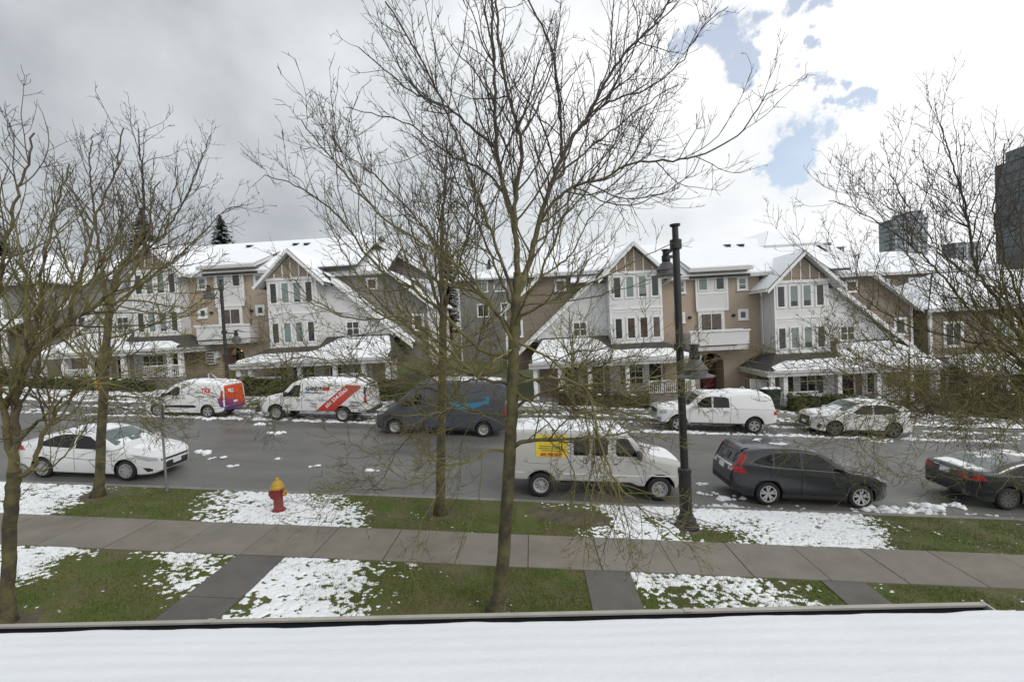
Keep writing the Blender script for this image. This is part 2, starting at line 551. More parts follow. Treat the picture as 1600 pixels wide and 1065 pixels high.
# drain cover in the middle walkway
cov = empty('drain_cover', (1.5, 7.62, gz(1.5, .008)), 'small dark metal drain cover set in the middle walkway', 'drain cover')
b = MB(); b.box(-.16, .16, -.07, .07, 0, .012); b.build('frame', M['black'], cov)
b = MB(); b.box(-.12, .12, -.045, .045, .012, .016); b.build('grate', M['lampgrey'], cov)

# far pavement
strip('far_pavement', 26.0, 27.5, .0, M['concrete'], -70, 70)


# ---- snow lying in patches: a height field that sinks below the turf where the ground is bare
def sm(a, b, x):
    t = np.clip((x - a) / (b - a), 0, 1)
    return t * t * (3 - 2 * t)


def bump(x, x0, x1, w):
    return sm(x0 - w, x0 + w, x) * (1 - sm(x1 - w, x1 + w, x))


def snow_patch(name, x0, x1, y0, y1, step, cov, mt, hmax=.045, base=-.012, zfun=gz, fx=9., fy=12., kind='stuff', soft=.5):
    xs = np.arange(x0, x1, step); ys = np.arange(y0, y1, step)
    X, Y = np.meshgrid(xs, ys)
    n = .20 * fbm(X * 1.1, Y * 1.4, 3) + .25 * fbm(X * fx * .45, Y * fy * .45, 3) + .55 * fbm(X * fx * 1.5, Y * fy * 1.5, 3)
    n = .5 + (n - .5) * 1.9
    h = (cov(X, Y) - n)
    h = np.clip(h / .35, -.25, 1) * hmax
    Z = zfun_np(X) + base + h
    ny, nx = X.shape
    idx = np.arange(nx * ny).reshape(ny, nx)
    keep = (np.maximum.reduce([h[:-1, :-1], h[1:, :-1], h[:-1, 1:], h[1:, 1:]]) > -.002)
    Q = np.stack([idx[:-1, :-1], idx[:-1, 1:], idx[1:, 1:], idx[1:, :-1]], -1)[keep]
    used = np.unique(Q); mp = np.full(nx * ny, -1); mp[used] = np.arange(len(used))
    V = np.stack([X.ravel(), Y.ravel(), Z.ravel()], 1)[used]
    me = np_mesh(name, V, mp[Q])
    return link(name, me, mt, None, kind)


def zfun_np(X):
    return -HS - G * np.clip(X, -70, 70)


def cov_verge(X, Y):
    v = (Y - 11.4)
    c = .10 + .62 * bump(X + .35 * v, -30, -12.2, .8) - .10 * bump(X, -12.6, -9.3, .6) * (Y < 12)
    c = c + .56 * bump(X + .5 * v, -8.9, -4.9, 1.1) + .16 * bump(X, -5.2, -4.0, .6) * sm(11.4, 10.6, Y)
    c = c + .66 * bump(X - .5 * v, 1.5, 8.5, .9) - .75 * np.exp(-(((X - 4.1) / .75) ** 2 + ((Y - 10.75) / .42) ** 2)) - .28 * np.exp(-(((X - 2.9) / .35) ** 2 + ((Y - 11.6) / .4) ** 2))
    c = c + .18 * bump(X, -.4, 2.2, .4) * sm(11.9, 12.3, Y)
    return c


def cov_lawn(X, Y):
    v = (Y - 8)
    c = .08 + .60 * bump(X + .2 * v, -30, -9.5, .6) * sm(7.2, 8.0, Y) + .22 * bump(X, -10.4, -7.2, .6) * sm(8.45, 8.85, Y)
    c = c + .50 * bump(X + .45 * v, -7.5, -6.20, .6) * sm(7.0, 8.0, Y)
    c = c + .58 * bump(X + .25 * v, -5.8, -3.2, .9) + .16 * bump(X, -3.6, -2.3, .4) * sm(8.4, 8.9, Y)
    c = c + .50 * bump(X, 1.5, 5.3, .6) - .30 * np.exp(-(((X - 2.2) / .55) ** 2 + ((Y - 8.2) / .4) ** 2)) - .12 * bump(X, 4.4, 5.5, .3)
    c = c + .30 * bump(X, 6.3, 6.75, .12) * sm(8.5, 8.8, Y)
    for a, b2 in ((-6.36, -5.36), (.83, 1.73), (5.48, 6.32)):
        c = np.where((X > a - .01) & (X < b2 + .01), -9, c)
    return c


snow_patch('verge_snow', -22, 14, 10.40, 12.39, .022, cov_verge, M['snow'], .026)
snow_patch('lawn_snow', -14, 12, 5.6, 8.97, .020, cov_lawn, M['snow'], .024, fx=8, fy=9.5)
# slush along both gutters and scraps on the road
snow_patch('far_gutter_slush', -45, 45, 21.9, 24.3, .06, lambda X, Y: .22 + .33 * bump(Y, 22.0, 22.35, .18) * (.5 + fbm(X * .35, Y * 0 + 3., 2)) + .25 * sm(23.8, 24.3, Y) + .10 * bump(X, -20, 0, 3), M['slush'], .09, -.15, fx=4, fy=9)
snow_patch('near_gutter_slush', 3.6, 16, 12.56, 13.25, .035, lambda X, Y: .20 + .42 * bump(X, 4.2, 5.9, .5) * sm(13.5, 12.7, Y) + .30 * bump(X, 9.0, 11.3, .4), M['slush'], .12, -.145, fx=4, fy=5)
snow_patch('far_verge_snow', -60, 45, 24.71, 26.0, .07, lambda X, Y: .36 + .22 * np.sin(X * .55) * .6 + .22 * sm(25.4, 24.9, Y) + .30 * (X < -22) + .25 * (X > 17), M['snow'], .06, -.012, fx=3, fy=6)
snow_patch('far_yard_snow', -60, 45, 27.5, 29.6, .10, lambda X, Y: .50 + .1 * np.sin(X * .7), M['snow'], .06, -.012, fx=3, fy=4)
snow_patch('far_pavement_snow', -60, 45, 26.02, 27.5, .08, lambda X, Y: .26 + .2 * sm(26.9, 27.5, Y) + .16 * (X < -22), M['snow'], .05, .0, fx=3, fy=5)


def clump(name, x, y, s, label, seed, mt='snow', flat=.45):
    r = random.Random(seed)
    o = None
    b = bmesh.new()
    for k in range(r.randint(5, 9)):
        q = bmesh.ops.create_icosphere(b, subdivisions=3, radius=s * r.choice((.18, .25, .35, .5, .6)))
        dx, dy = r.uniform(-1, 1) * s * 1.5, r.uniform(-.7, .7) * s
        for v in q['verts']:
            p = v.co
            k1 = 1 + 1.1 * (float(fbm(np.array(p.x * 3.4 / s + seed), np.array((p.y + p.z * 1.7) * 3.4 / s + k * 5), 4)) - .5)
            v.co = Vector((p.x * k1 * 1.15 + dx, p.y * k1 + dy, max(-.02, p.z * k1 * flat * 1.5 + s * .08)))
    me = bpy.data.meshes.new(name); b.to_mesh(me); b.free()
    me.polygons.foreach_set('use_smooth', [True] * len(me.polygons))
    o = link(name, me, M[mt])
    o.location = (x, y, gz(x, -.15))
    return tag(o, label, 'snow lump', 'lumps of snow on the road')


def gnd(px, py, off=-.15):
    v = CR * ((px - 800) / FPX) - CU * ((py - 532.5) / FPX) + CF
    t_ = (-HS + off) / (v.z + G * v.x)
    return v * t_


for k, (px_, py_, s, lab) in enumerate((
        (322, 708, .26, 'large snow lump on the road just ahead of the white sedan'),
        (338, 716, .17, 'small snow lump beside the larger one ahead of the white sedan'),
        (434, 677, .24, 'lone snow heap on the road in front of the white van with red stripe'),
        (490, 728, .15, 'thin flat snow scrap in mid road above the hydrant'),
        (440, 716, .12, 'small snow lump on the road just above the hydrant'),
        (582, 735, .16, 'flat snow scrap on the road right of the hydrant'),
        (365, 728, .13, 'small snow scrap on the road between white sedan and hydrant'),
        (1455, 792, .30, 'big snow heap by the near kerb between grey crossover and black sedan'),
        (1486, 791, .20, 'snow lump by the kerb right behind the black sedan'),
        (1395, 797, .26, 'snow heap at the kerb under the nose of the grey crossover'),
        (1348, 797, .2, 'snow heap against the front wheel of the grey crossover'),
        (1098, 757, .16, 'flat snow scrap on the road beside the street lamp'),
        (1378, 690, .26, 'snow heap on the road beside the white crossover'),
        (412, 663, .24, 'snow heap by the front wheel of the white van with red stripe'),
        (326, 655, .2, 'snow heap by the rear wheel of the small orange backed van'),
        (1105, 773, .22, 'snow heap at the kerb between street lamp and grey crossover'),
        (1140, 778, .24, 'snow heap at the kerb behind the grey crossover'))):
    p = gnd(px_, py_)
    clump('snow_lump', p.x, p.y, s, lab, k + 3, flat=.4 if s > .18 else .25)

# ---- grass: short blades in one object
rg = np.random.RandomState(11)


def blades(n, x0, x1, y0, y1, h, w):
    x = rg.uniform(x0, x1, n); y = rg.uniform(y0, y1, n)
    for a, b2 in ((-6.36, -5.36), (.83, 1.73), (5.48, 6.32)):
        k = ~((x > a - .02) & (x < b2 + .02) & (y < 8.98)); x = x[k]; y = y[k]
    k = fbm(x * 1.3, y * 1.7, 3) > rg.uniform(.22, .62, len(x)); x = x[k]; y = y[k]
    k = ~((y > 10.35) & (fbm(x * .5 + 40, y * .8, 2) > .50) & (x > -.6) & (x < 2)); x = x[k]; y = y[k]
    n = len(x)
    a = rg.uniform(0, 6.28, n); hh = h * rg.uniform(.5, 1.3, n); ww = w * rg.uniform(.6, 1.4, n)
    lean = rg.uniform(.2, 1.1, n) * hh; la = rg.uniform(0, 6.28, n)
    z = zfun_np(x) - .014
    V = np.empty((n, 3, 3))
    V[:, 0] = np.stack([x - np.cos(a) * ww, y - np.sin(a) * ww, z], 1)
    V[:, 1] = np.stack([x + np.cos(a) * ww, y + np.sin(a) * ww, z], 1)
    V[:, 2] = np.stack([x + np.cos(la) * lean, y + np.sin(la) * lean, z + hh], 1)
    return V.reshape(-1, 3)


V = np.concatenate([blades(150000, -13, 11, 6.2, 8.95, .035, .006), blades(90000, -16, 14, 10.42, 12.38, .032, .007)])
Fq = np.arange(len(V)).reshape(-1, 3)
link('grass', np_mesh('grass', V, Fq, False), M['grass'], None, 'stuff')
V = blades(60000, -40, 32, 24.72, 25.95, .05, .02)
link('far_grass', np_mesh('far_grass', V, np.arange(len(V)).reshape(-1, 3), False), M['grass'], None, 'stuff')


def soil_patch(x, y, rad, seed):
    b = MB(); n = 28
    V = [(0, 0, .010)]
    for ring, (k, z) in enumerate(((.45, .008), (.8, .000), (1.0, -.018))):
        for i in range(n):
            a = 2 * math.pi * i / n
            q = rad * k * (.35 + 1.3 * float(fbm(np.array(math.cos(a) * 2.6 + seed), np.array(math.sin(a) * 2.6 + seed), 4)))
            V.append((math.cos(a) * q * 1.25, math.sin(a) * q, z - G * math.cos(a) * q * 1.25))
    Fq = [(0, 1 + i, 1 + (i + 1) % n) for i in range(n)]
    for r in range(2):
        Fq += [(1 + r * n + i, 1 + (r + 1) * n + i, 1 + (r + 1) * n + (i + 1) % n, 1 + r * n + (i + 1) % n) for i in range(n)]
    b.add(V, Fq)
    o = b.build('bare_soil', M['dirt'], None, True, 'structure')
    o.location = (x, y, gz(x, .0))


for x, y, r_, k in ((-.85, 7.47, .24, 1), (-2.59, 11.36, .36, 2), (-12.08, 11.6, .44, 3), (-8.6, 6.66, .4, 4), (3.66, 11.1, .34, 5), (13.3, 11.4, .5, 6), (.75, 11.5, .62, 7), (1.5, 11.3, .44, 8), (.0, 11.8, .32, 9)):
    soil_patch(x, y, r_, k * 3.1)
# ------------------------------------------------------------------ houses


def clip_z(poly, zmin, zmax):
    def half(P, f):
        out = []
        for a, b in zip(P, P[1:] + P[:1]):
            fa, fb = f(a), f(b)
            if fa >= 0: out.append(a)
            if fa * fb < 0:
                t = fa / (fa - fb); out.append((a[0] + (b[0] - a[0]) * t, a[1] + (b[1] - a[1]) * t))
        return out
    P = half(poly, lambda p: p[1] - zmin)
    return half(P, lambda p: zmax - p[1]) if P else P


def lap_siding(mb, poly, y, course=.15, out=.022):
    """overlapping boards on a wall facing -Y; poly of (x,z)"""
    z0 = min(p[1] for p in poly); z1 = max(p[1] for p in poly)
    k = 0; z = z0
    while z < z1 - 1e-3:
        P = clip_z(poly, z, min(z + course, z1))
        if len(P) > 2:
            a = sum(p[0] * q[1] - q[0] * p[1] for p, q in zip(P, P[1:] + P[:1]))
            if a < 0: P = P[::-1]
            n = len(P)
            vs = [(x, y - out * (1 - (zz - z) / course), zz) for x, zz in P] + [(x, y + .05, zz) for x, zz in P]
            mb.add(vs, [tuple(range(n))] + [((i + 1) % n, i, n + i, n + (i + 1) % n) for i in range(n)])
        z += course


class House:
    def __init__(s, root):
        s.root = root; s.o = tuple(root.location); s.rn = random.Random(int(abs(root.location.x) * 10))

    def mb(s):
        return MB(s.o)

    def part(s, mb, name, m, parent=None, kind=None):
        return mb.build(name, m, parent or s.root, kind=kind)

    def window(s, x0, x1, z0, z1, y, trim=.12, glass='glass', mull_x=(), mull_z=(), sash=.05, sill=True):
        """a framed window on a wall facing -Y whose face is at y"""
        b = s.mb()
        if x0 > x1: x0, x1 = x1, x0
        for a, c, d, e in ((x0 - trim, x0, z0 - trim, z1 + trim), (x1, x1 + trim, z0 - trim, z1 + trim), (x0, x1, z1, z1 + trim), (x0, x1, z0 - trim, z0)):
            b.box(a, c, y - .06, y + .06, d, e)
        b.box(x0, x0 + sash, y - .045, y + .06, z0, z1); b.box(x1 - sash, x1, y - .045, y + .06, z0, z1)
        b.box(x0 + sash, x1 - sash, y - .045, y + .06, z0, z0 + sash); b.box(x0 + sash, x1 - sash, y - .045, y + .06, z1 - sash, z1)
        for mx in mull_x:
            xm = x0 + (x1 - x0) * mx; b.box(xm - .025, xm + .025, y - .043, y + .06, z0 + sash, z1 - sash)
        for mz in mull_z:
            zm = z0 + (z1 - z0) * mz; b.box(x0 + sash, x1 - sash, y - .041, y + .058, zm - .025, zm + .025)
        if sill: b.box(x0 - trim - .03, x1 + trim + .03, y - .11, y - .062, z0 - trim, z0 - trim + .06)
        w = s.part(b, 'window', M['white'])
        g = s.mb(); g.box(x0 + .01, x1 - .01, y - .022, y + .045, z0 + .01, z1 - .01)
        g.build('pane', M['glass' if glass == 'glass_bl' else glass], w)
        if glass == 'glass_bl':
            gp = s.rn.choice((0, 0, .0, .12, .25)) * (z1 - z0)
            g = s.mb(); g.box(x0 + sash * .9, x1 - sash * .9, y - .027, y - .0225, z0 + sash * .9 + gp, z1 - sash * .9)
            g.build('blind', M[glass], w)
        return w


def roof_slab(h, pts, th, name='roof', snow=.09, fascia='white', inset=.10, lip=.02):
    """roof plane with a snow blanket on it.  pts counter-clockwise from above"""
    b = h.mb(); b.slab(pts, th); r = h.part(b, name, M['shingle'])
    if snow:
        c = Vector((sum(p[0] for p in pts) / len(pts), sum(p[1] for p in pts) / len(pts), 0))
        q = []
        for p in pts:
            d = Vector((p[0] - c.x, p[1] - c.y, 0)); k = max(0, 1 - inset / max(d.length, .01))
            # stay on the plane: interpolate towards centroid
            cz = sum(p2[2] for p2 in pts) / len(pts)
            q.append((c.x + d.x * k, c.y + d.y * k, cz + (p[2] - cz) * k + snow))
        s_ = h.mb(); s_.slab(q, snow - .004)
        s_.build('snow_cover', M['roof_snow'], r)
    return r


def half(h, xb, s, z0, yb, side_m, rail=True, bl=('glass', 'glass_bl', 'glass_bl', 'glass'), bl2=('glass', 'glass_bl', 'glass_bl', 'glass'), rear=True, detail=True):
    """one gabled half: xb inner corner of the bay, s=+1 when it runs to the right; heights from z0"""
    X = lambda u: xb + s * u
    Z = lambda r: z0 + r
    gx = X(4); g0 = gz(gx)
    yw = yb + 1.2
    # --- bay
    b = h.mb(); b.box(X(0), X(3.52), yb, yb + 1.9, Z(-4.54), Z(.22)); h.part(b, 'bay_wall', M['siding'])
    b = h.mb()
    for zz in (-2.12,):
        b.box(X(-.03), X(3.55), yb - .04, yb - .003, Z(zz - .12), Z(zz + .06)); b.box(X(-.02), X(3.54), yb - .03, yb - .003, Z(zz - .30), Z(zz - .24))
    b.box(X(-.03), X(3.55), yb - .06, yb - .003, Z(-4.60), Z(-4.36))
    b.box(X(-.025), X(.10), yb - .025, yb - .0035, Z(-4.36), Z(.2)); b.box(X(3.42), X(3.545), yb - .025, yb - .0035, Z(-4.36), Z(.2))
    h.part(b, 'bay_trim', M['white'])
    b = h.mb(); b.prism_y([(X(.02), Z(.22)), (X(3.50), Z(.22)), (X(1.84), Z(1.95))], yb, yb + 1.5); h.part(b, 'gable_panel', M['tan'])
    for k in range(5):
        u = .55 + k * .605; t = min(u, 3.52 - u) if u < 1.84 else 3.52 - u
        zt = 2.26 - .98 * abs(u - 1.84) - .34
        b = h.mb(); b.box(X(u - .035), X(u + .035), yb - .03, yb - .003, Z(.34), Z(zt)); h.part(b, 'batten', M['white'])
    b = h.mb(); b.box(X(-.1), X(3.62), yb - .07, yb - .004, Z(.16), Z(.34)); h.part(b, 'gable_band', M['white'])
    for k in range(4):
        a = .18 + k * .852 + (0 if k in (0, 3) else -.02); w = .49 if k in (0, 3) else .53
        h.window(X(a), X(a + w), Z(-1.44), Z(-.02), yb - .001, .07, bl[k], sash=.035, sill=False)
        h.window(X(a), X(a + w), Z(-4.24), Z(-2.83), yb - .001, .07, bl2[k], sash=.035, sill=False)
    # --- gable roof: two planes, fascias, gutter
    yf = yb - .55; ybk = yb + 5.6
    pk = (1.84, 2.26); inn = (-.69, -.22); out = (4.32, -.17)
    for (u, r), nm in ((inn, 'gable_roof'), (out, 'gable_roof')):
        p = [(X(pk[0]), yf, Z(pk[1])), (X(u), yf, Z(r)), (X(u), ybk, Z(r)), (X(pk[0]), ybk, Z(pk[1]))]
        e1 = Vector(p[1]) - Vector(p[0]); e2 = Vector(p[2]) - Vector(p[1])
        if e1.cross(e2).z < 0: p = p[::-1]
        roof_slab(h, p, .10, nm, .08, inset=.12)
        b = h.mb(); b.prism_y([(X(pk[0]), Z(pk[1]) - .02), (X(u), Z(r) - .02), (X(u), Z(r) - .27), (X(pk[0]), Z(pk[1]) - .27)], yf - .045, yf + .0); h.part(b, 'fascia', M['white'])
        b = h.mb(); b.prism_y([(X(pk[0]), Z(pk[1]) - .14), (X(u), Z(r) - .14), (X(u), Z(r) - .16), (X(pk[0]), Z(pk[1]) - .16)], yf + .01, yb + .5); h.part(b, 'soffit', M['soffit'])
    b = h.mb(); b.box(X(-.80), X(-.68), yf + .02, yb + 1.9, Z(-.36), Z(-.22)); b.tube([(X(-.74), yb + .3, Z(-.34)), (X(-.6), yb + .5, Z(-.5)), (X(-.06), yb + 1.5, Z(-.8)), (X(-.06), yb + 1.5, Z(-5))], .04, 6)
    h.part(b, 'gutter', M['white'])
    # --- catslide: white lapped wall with the long roof falling outwards
    cz = lambda u: -.19 - .886 * (u - 4.75)
    poly = [(X(3.525), Z(-4.1)), (X(8.75), Z(-4.1)), (X(4.6), Z(-.26)), (X(3.525), Z(-.26))]
    b = h.mb(); lap_siding(b, poly, yw, .17); h.part(b, 'siding', M['siding'], kind='stuff')
    b = h.mb(); b.box(X(3.53), X(8.85), yw - .06, yw - .03, Z(-4.2), Z(-4.02)); h.part(b, 'wall_trim', M['white'])
    h.window(X(5.05), X(5.95), Z(-3.92), Z(-2.98), yw - .02, .09, 'glass', (.5,), (.5,), sash=.03)
    ya, ybk2 = yw - .45, yb + 2.35
    p = [(X(3.7), ya, Z(cz(3.7))), (X(9.9), ya, Z(cz(9.9))), (X(9.9), ybk2, Z(cz(9.9))), (X(3.7), ybk2, Z(cz(3.7)))]
    if s < 0: p = p[::-1]
    roof_slab(h, p, .12, 'catslide_roof', .07)
    b = h.mb(); b.prism_y([(X(4.3), Z(cz(4.3)) - .02), (X(9.95), Z(cz(9.95)) - .02), (X(9.95), Z(cz(9.95)) - .30), (X(4.3), Z(cz(4.3)) - .30)], ya - .045, ya); h.part(b, 'fascia', M['white'])
    b = h.mb(); b.prism_y([(X(4.3), Z(cz(4.3)) - .16), (X(9.8), Z(cz(9.8)) - .16), (X(9.8), Z(cz(9.8)) - .18), (X(4.3), Z(cz(4.3)) - .18)], ya + .003, yw + .3); h.part(b, 'soffit', M['soffit'])
    b = h.mb(); b.box(X(8.42), X(8.56), ya + .05, yw, Z(-4.05), Z(-3.9)); b.bar((X(8.49), ya + .1, Z(-3.9)), (X(8.49), yw, Z(-4.25)), .1); h.part(b, 'bracket', M['white'])
    # --- wing behind: lapped wall with clipped gable
    yv = yb + 2.4
    poly = [(X(3.0), Z(-5.6)), (X(10.85), Z(-6.4)), (X(10.85), Z(-1.72)), (X(8.1), Z(.55)), (X(3.0), Z(.55))]
    b = h.mb(); lap_siding(b, poly, yv, .17); h.part(b, 'siding', M[side_m], kind='stuff')
    b = h.mb(); b.box(X(10.75), X(10.90), yv - .05, yv + .1, Z(-6.4), Z(-1.8)); b.box(X(10.82), X(10.88), yv, yv + 8, Z(-6.5), Z(-1.9)); h.part(b, 'corner_board', M['white'])
    h.window(X(6.35), X(7.0), Z(-.52), Z(.20), yv - .02, .10, 'glass_br', sash=.04)
    h.window(X(9.7), X(10.35), Z(-3.75), Z(-2.68), yv - .02, .12, 'glass', sash=.05)
    wz = lambda u: .69 - .845 * (u - 8.1)
    p = [(X(8.1), yv - .5, Z(.69)), (X(11.25), yv - .5, Z(wz(11.25))), (X(11.25), yv + 9, Z(wz(11.25))), (X(8.1), yv + 9, Z(.69 + .0))]
    if s < 0: p = p[::-1]
    roof_slab(h, p, .14, 'wing_roof', .09, inset=.1)
    b = h.mb(); b.prism_y([(X(8.1), Z(.66)), (X(11.3), Z(wz(11.3)) - .03), (X(11.3), Z(wz(11.3)) - .30), (X(8.1), Z(.40))], yv - .55, yv - .502); h.part(b, 'fascia', M['white'])
    b = h.mb(); b.prism_y([(X(8.1), Z(.52)), (X(11.2), Z(wz(11.2)) - .17), (X(11.2), Z(wz(11.2)) - .19), (X(8.1), Z(.50))], yv - .50, yv + .1); h.part(b, 'soffit', M['soffit'])
    # main roof slope over the wing with its eave
    p = [(X(2.2), yv - .55, Z(.70)), (X(8.1), yv - .55, Z(.70)), (X(8.1), yv + 4.0, Z(3.35)), (X(2.2), yv + 4.0, Z(3.35))]
    if s < 0: p = p[::-1]
    roof_slab(h, p, .14, 'roof', .09, inset=.06)
    b = h.mb(); b.box(X(4.0), X(8.12), yv - .66, yv - .56, Z(.50), Z(.69)); h.part(b, 'gutter', M['gutter_m'])
    b = h.mb(); b.box(X(4.0), X(8.08), yv - .55, yv, Z(.50), Z(.53)); h.part(b, 'soffit', M['soffit'])
    if rear:
        yr = yb + 5.8
        poly = [(X(2.4), Z(1.6)), (X(10.8), Z(.2)), (X(10.8), Z(.45)), (X(6.4), Z(3.36)), (X(2.4), Z(3.36))]
        b = h.mb(); lap_siding(b, poly, yr, .17); h.part(b, 'siding', M[side_m], kind='stuff')
        rz = lambda u: 3.5 - .65 * (u - 6.45)
        p = [(X(6.45), yr - .5, Z(3.5)), (X(11.4), yr - .5, Z(rz(11.4))), (X(11.4), yr + 6, Z(rz(11.4))), (X(4.2), yr + 2.6, Z(5.05))]
        if s < 0: p = p[::-1]
        roof_slab(h, p, .14, 'rear_roof', .09, inset=.1)
        b = h.mb(); b.prism_y([(X(6.45), Z(3.48)), (X(11.45), Z(rz(11.45)) - .03), (X(11.45), Z(rz(11.45)) - .30), (X(6.45), Z(3.22))], yr - .55, yr - .502); h.part(b, 'fascia', M['white'])
        p = [(X(2.2), yr - .5, Z(3.5)), (X(6.45), yr - .5, Z(3.5)), (X(3.9), yr + 2.2, Z(5.1))]
        if s < 0: p = p[::-1]
        roof_slab(h, p, .12, 'rear_roof', .09, inset=.05)
        b = h.mb(); b.box(X(2.2), X(6.47), yr - .6, yr - .505, Z(3.30), Z(3.49)); h.part(b, 'gutter', M['gutter_m'])
        p = [(X(2.25), yr - .45, Z(3.58)), (X(3.9), yr + 2.2, Z(5.19)), (X(-1.8), yr + 2.6, Z(3.6))]
        e1 = Vector(p[1]) - Vector(p[0]); e2 = Vector(p[2]) - Vector(p[1])
        if e1.cross(e2).z < 0: p = p[::-1]
        b = h.mb(); b.slab(p, .6); h.part(b, 'snow_cover', M['roof_snow'])
    # --- porch: hipped roof, gutter, soffit, columns, rails, ground floor wall
    yg = yb - 2.1
    E = lambda u, y, r: (X(u), y, Z(r))
    p = [E(-1.65, yg, -5.46), E(9.2, yg, -5.46), E(8.3, yw, -3.98), E(3.525, yw, -3.98), E(3.525, yb, -4.54), E(0, yb, -4.54)]
    if s < 0: p = p[::-1]
    b = h.mb(); b.slab(p, .10)
    q = [E(-1.65, yg, -5.46), E(0, yb, -4.54), E(0, yb + 1.9, -4.54), E(-1.65, yb + 1.9, -5.46)]
    e1 = Vector(q[1]) - Vector(q[0]); e2 = Vector(q[2]) - Vector(q[1])
    if e1.cross(e2).z < 0: q = q[::-1]
    b.slab(q, .10)
    q = [E(9.2, yg, -5.46), E(9.2, yw + 1, -5.46), E(8.3, yw + 1, -3.98), E(8.3, yw, -3.98)]
    e1 = Vector(q[1]) - Vector(q[0]); e2 = Vector(q[2]) - Vector(q[1])
    if e1.cross(e2).z < 0: q = q[::-1]
    b.slab(q, .10)
    pr = h.part(b, 'porch_roof', M['shingle'])
    # snow lies on the lower part below the bay and nearly all of the deep part
    sl = lambda y: -5.46 + (y - yg) * (.92 / 2.1)
    sl2 = lambda y: -5.46 + (y - yg) * (1.48 / (yw - yg))
    rr = np.random.RandomState(int(abs(xb) * 10))
    N = 40
    us = np.linspace(-1.25, 9.0, N); V = []; Fq = []
    for i, u in enumerate(us):
        deep = 1 / (1 + math.exp(-(u - 4.0) * 5))
        fr = (.56 + .10 * (fbm(np.array(u * .9 + xb), np.array(1.), 3) - .5)) * (1 - deep) + .93 * deep
        if u < 0: fr *= max(.25, 1 + u * .55)
        if u > 8.2: fr *= max(.1, 1 - (u - 8.2) * .9)
        yt = yg + (yb - yg) * fr * (1 - deep) + (yw - yg) * fr * deep
        for j, t_ in enumerate(np.linspace(0, 1, 9)):
            y = yg + .02 + (yt - yg) * t_
            zb_ = sl(y) * (1 - deep) + sl2(y) * deep
            hh = .085 * min(1, (1 - t_) * 7) * (.7 + .6 * fbm(np.array(u * 2.2 + xb), np.array(y * 2.2), 3))
            if j == 0: hh *= .75
            V.append((X(u), y, Z(zb_ + .006 + hh)))
        V.append((X(u), yg + .01, Z(-5.47)))
    k = 10
    for i in range(N - 1):
        for j in range(8):
            qd = (i * k + j, (i + 1) * k + j, (i + 1) * k + j + 1, i * k + j + 1)
            Fq.append(qd if s > 0 else qd[::-1])
        qd = (i * k + 9, (i + 1) * k + 9, (i + 1) * k, i * k)
        Fq.append(qd if s > 0 else qd[::-1])
    b = h.mb(); b.add(V, Fq); b.build('snow_cover', M['roof_snow'], pr, smooth=True)
    b = h.mb(); b.box(X(-1.7), X(9.25), yg - .12, yg - .002, Z(-5.62), Z(-5.47)); b.box(X(-1.7), X(9.25), yg - .03, yg + .25, Z(-5.84), Z(-5.625))
    b.box(X(-1.75), X(-1.66), yg, yb + 1.9, Z(-5.62), Z(-5.47)); b.box(X(-1.67), X(-1.4), yg + .26, yb + 1.9, Z(-5.84), Z(-5.63))
    h.part(b, 'gutter', M['gutter_m'])
    b = h.mb(); b.box(X(-1.6), X(9.1), yg + .1, yb + 1.2, Z(-5.66), Z(-5.63)); h.part(b, 'soffit', M['soffit'])
    fl = min(gz(X(0)), gz(X(9))) ; flz = lambda u: gz(X(u), .30)
    b = h.mb()
    zlo = min(flz(-1.6), flz(9)) - .6; zfl = max(flz(0), flz(8)) - .12
    b.box(X(-1.55), X(9.05), yg + .15, yb + .2, zlo, zfl); h.part(b, 'porch_floor', M['concrete'])
    cols = (-1.25, -.45, 2.9, 5.3, 7.25, 8.85)
    for u in cols:
        b = h.mb(); b.box(X(u - .13), X(u + .13), yg + .22, yg + .48, zfl, Z(-5.66)); b.box(X(u - .17), X(u + .17), yg + .18, yg + .52, zfl, zfl + .16); b.box(X(u - .17), X(u + .17), yg + .18, yg + .52, Z(-5.80), Z(-5.64))
        h.part(b, 'column', M['white'])
    if rail:
        for a, c in ((-.32, 1.6), (-1.12, -.58), (5.43, 7.12)):
            b = h.mb(); b.box(X(a), X(c), yg + .30, yg + .38, zfl + .82, zfl + .90); b.box(X(a), X(c), yg + .31, yg + .37, zfl + .08, zfl + .13)
            r_ = h.part(b, 'railing', M['white'])
            b = h.mb(); n = max(2, int(abs(c - a) / .125))
            for i in range(n):
                u = a + (c - a) * (i + .5) / n; b.box(X(u - .018), X(u + .018), yg + .322, yg + .358, zfl + .13, zfl + .82)
            b.build('balusters', M['white'], r_, kind='stuff')
    b = h.mb(); b.box(X(-.02), X(8.9), yb + .02, yb + .3, zlo, Z(-5.66)); b.box(X(-.02), X(.2), yb + .3, yb + 1.9, zlo, Z(-4.5)); h.part(b, 'ground_wall', M['brown' if side_m == 'brown' else 'beige'])
    for a, c in ((1.10, 1.40), (3.12, 3.75), (5.55, 5.75), (6.95, 7.15), (8.55, 8.9)):
        b = h.mb(); b.box(X(a), X(c), yb - .05, yb + .015, zfl, Z(-5.70)); h.part(b, 'wall_panel', M['siding'])
    if Z(-7.48) > zfl:
        b = h.mb(); b.box(X(1.4), X(3.12), yb - .05, yb + .015, zfl, Z(-7.48)); h.part(b, 'wall_panel', M['siding'])
    h.window(X(1.46), X(3.06), Z(-7.38), Z(-5.96), yb - .005, .05, 'glass', (.33, .67), (.62,), sash=.05)
    h.window(X(5.85), X(6.85), Z(-7.45), Z(-5.98), yb + .0, .08, 'glass', (.5,), (), sash=.05)
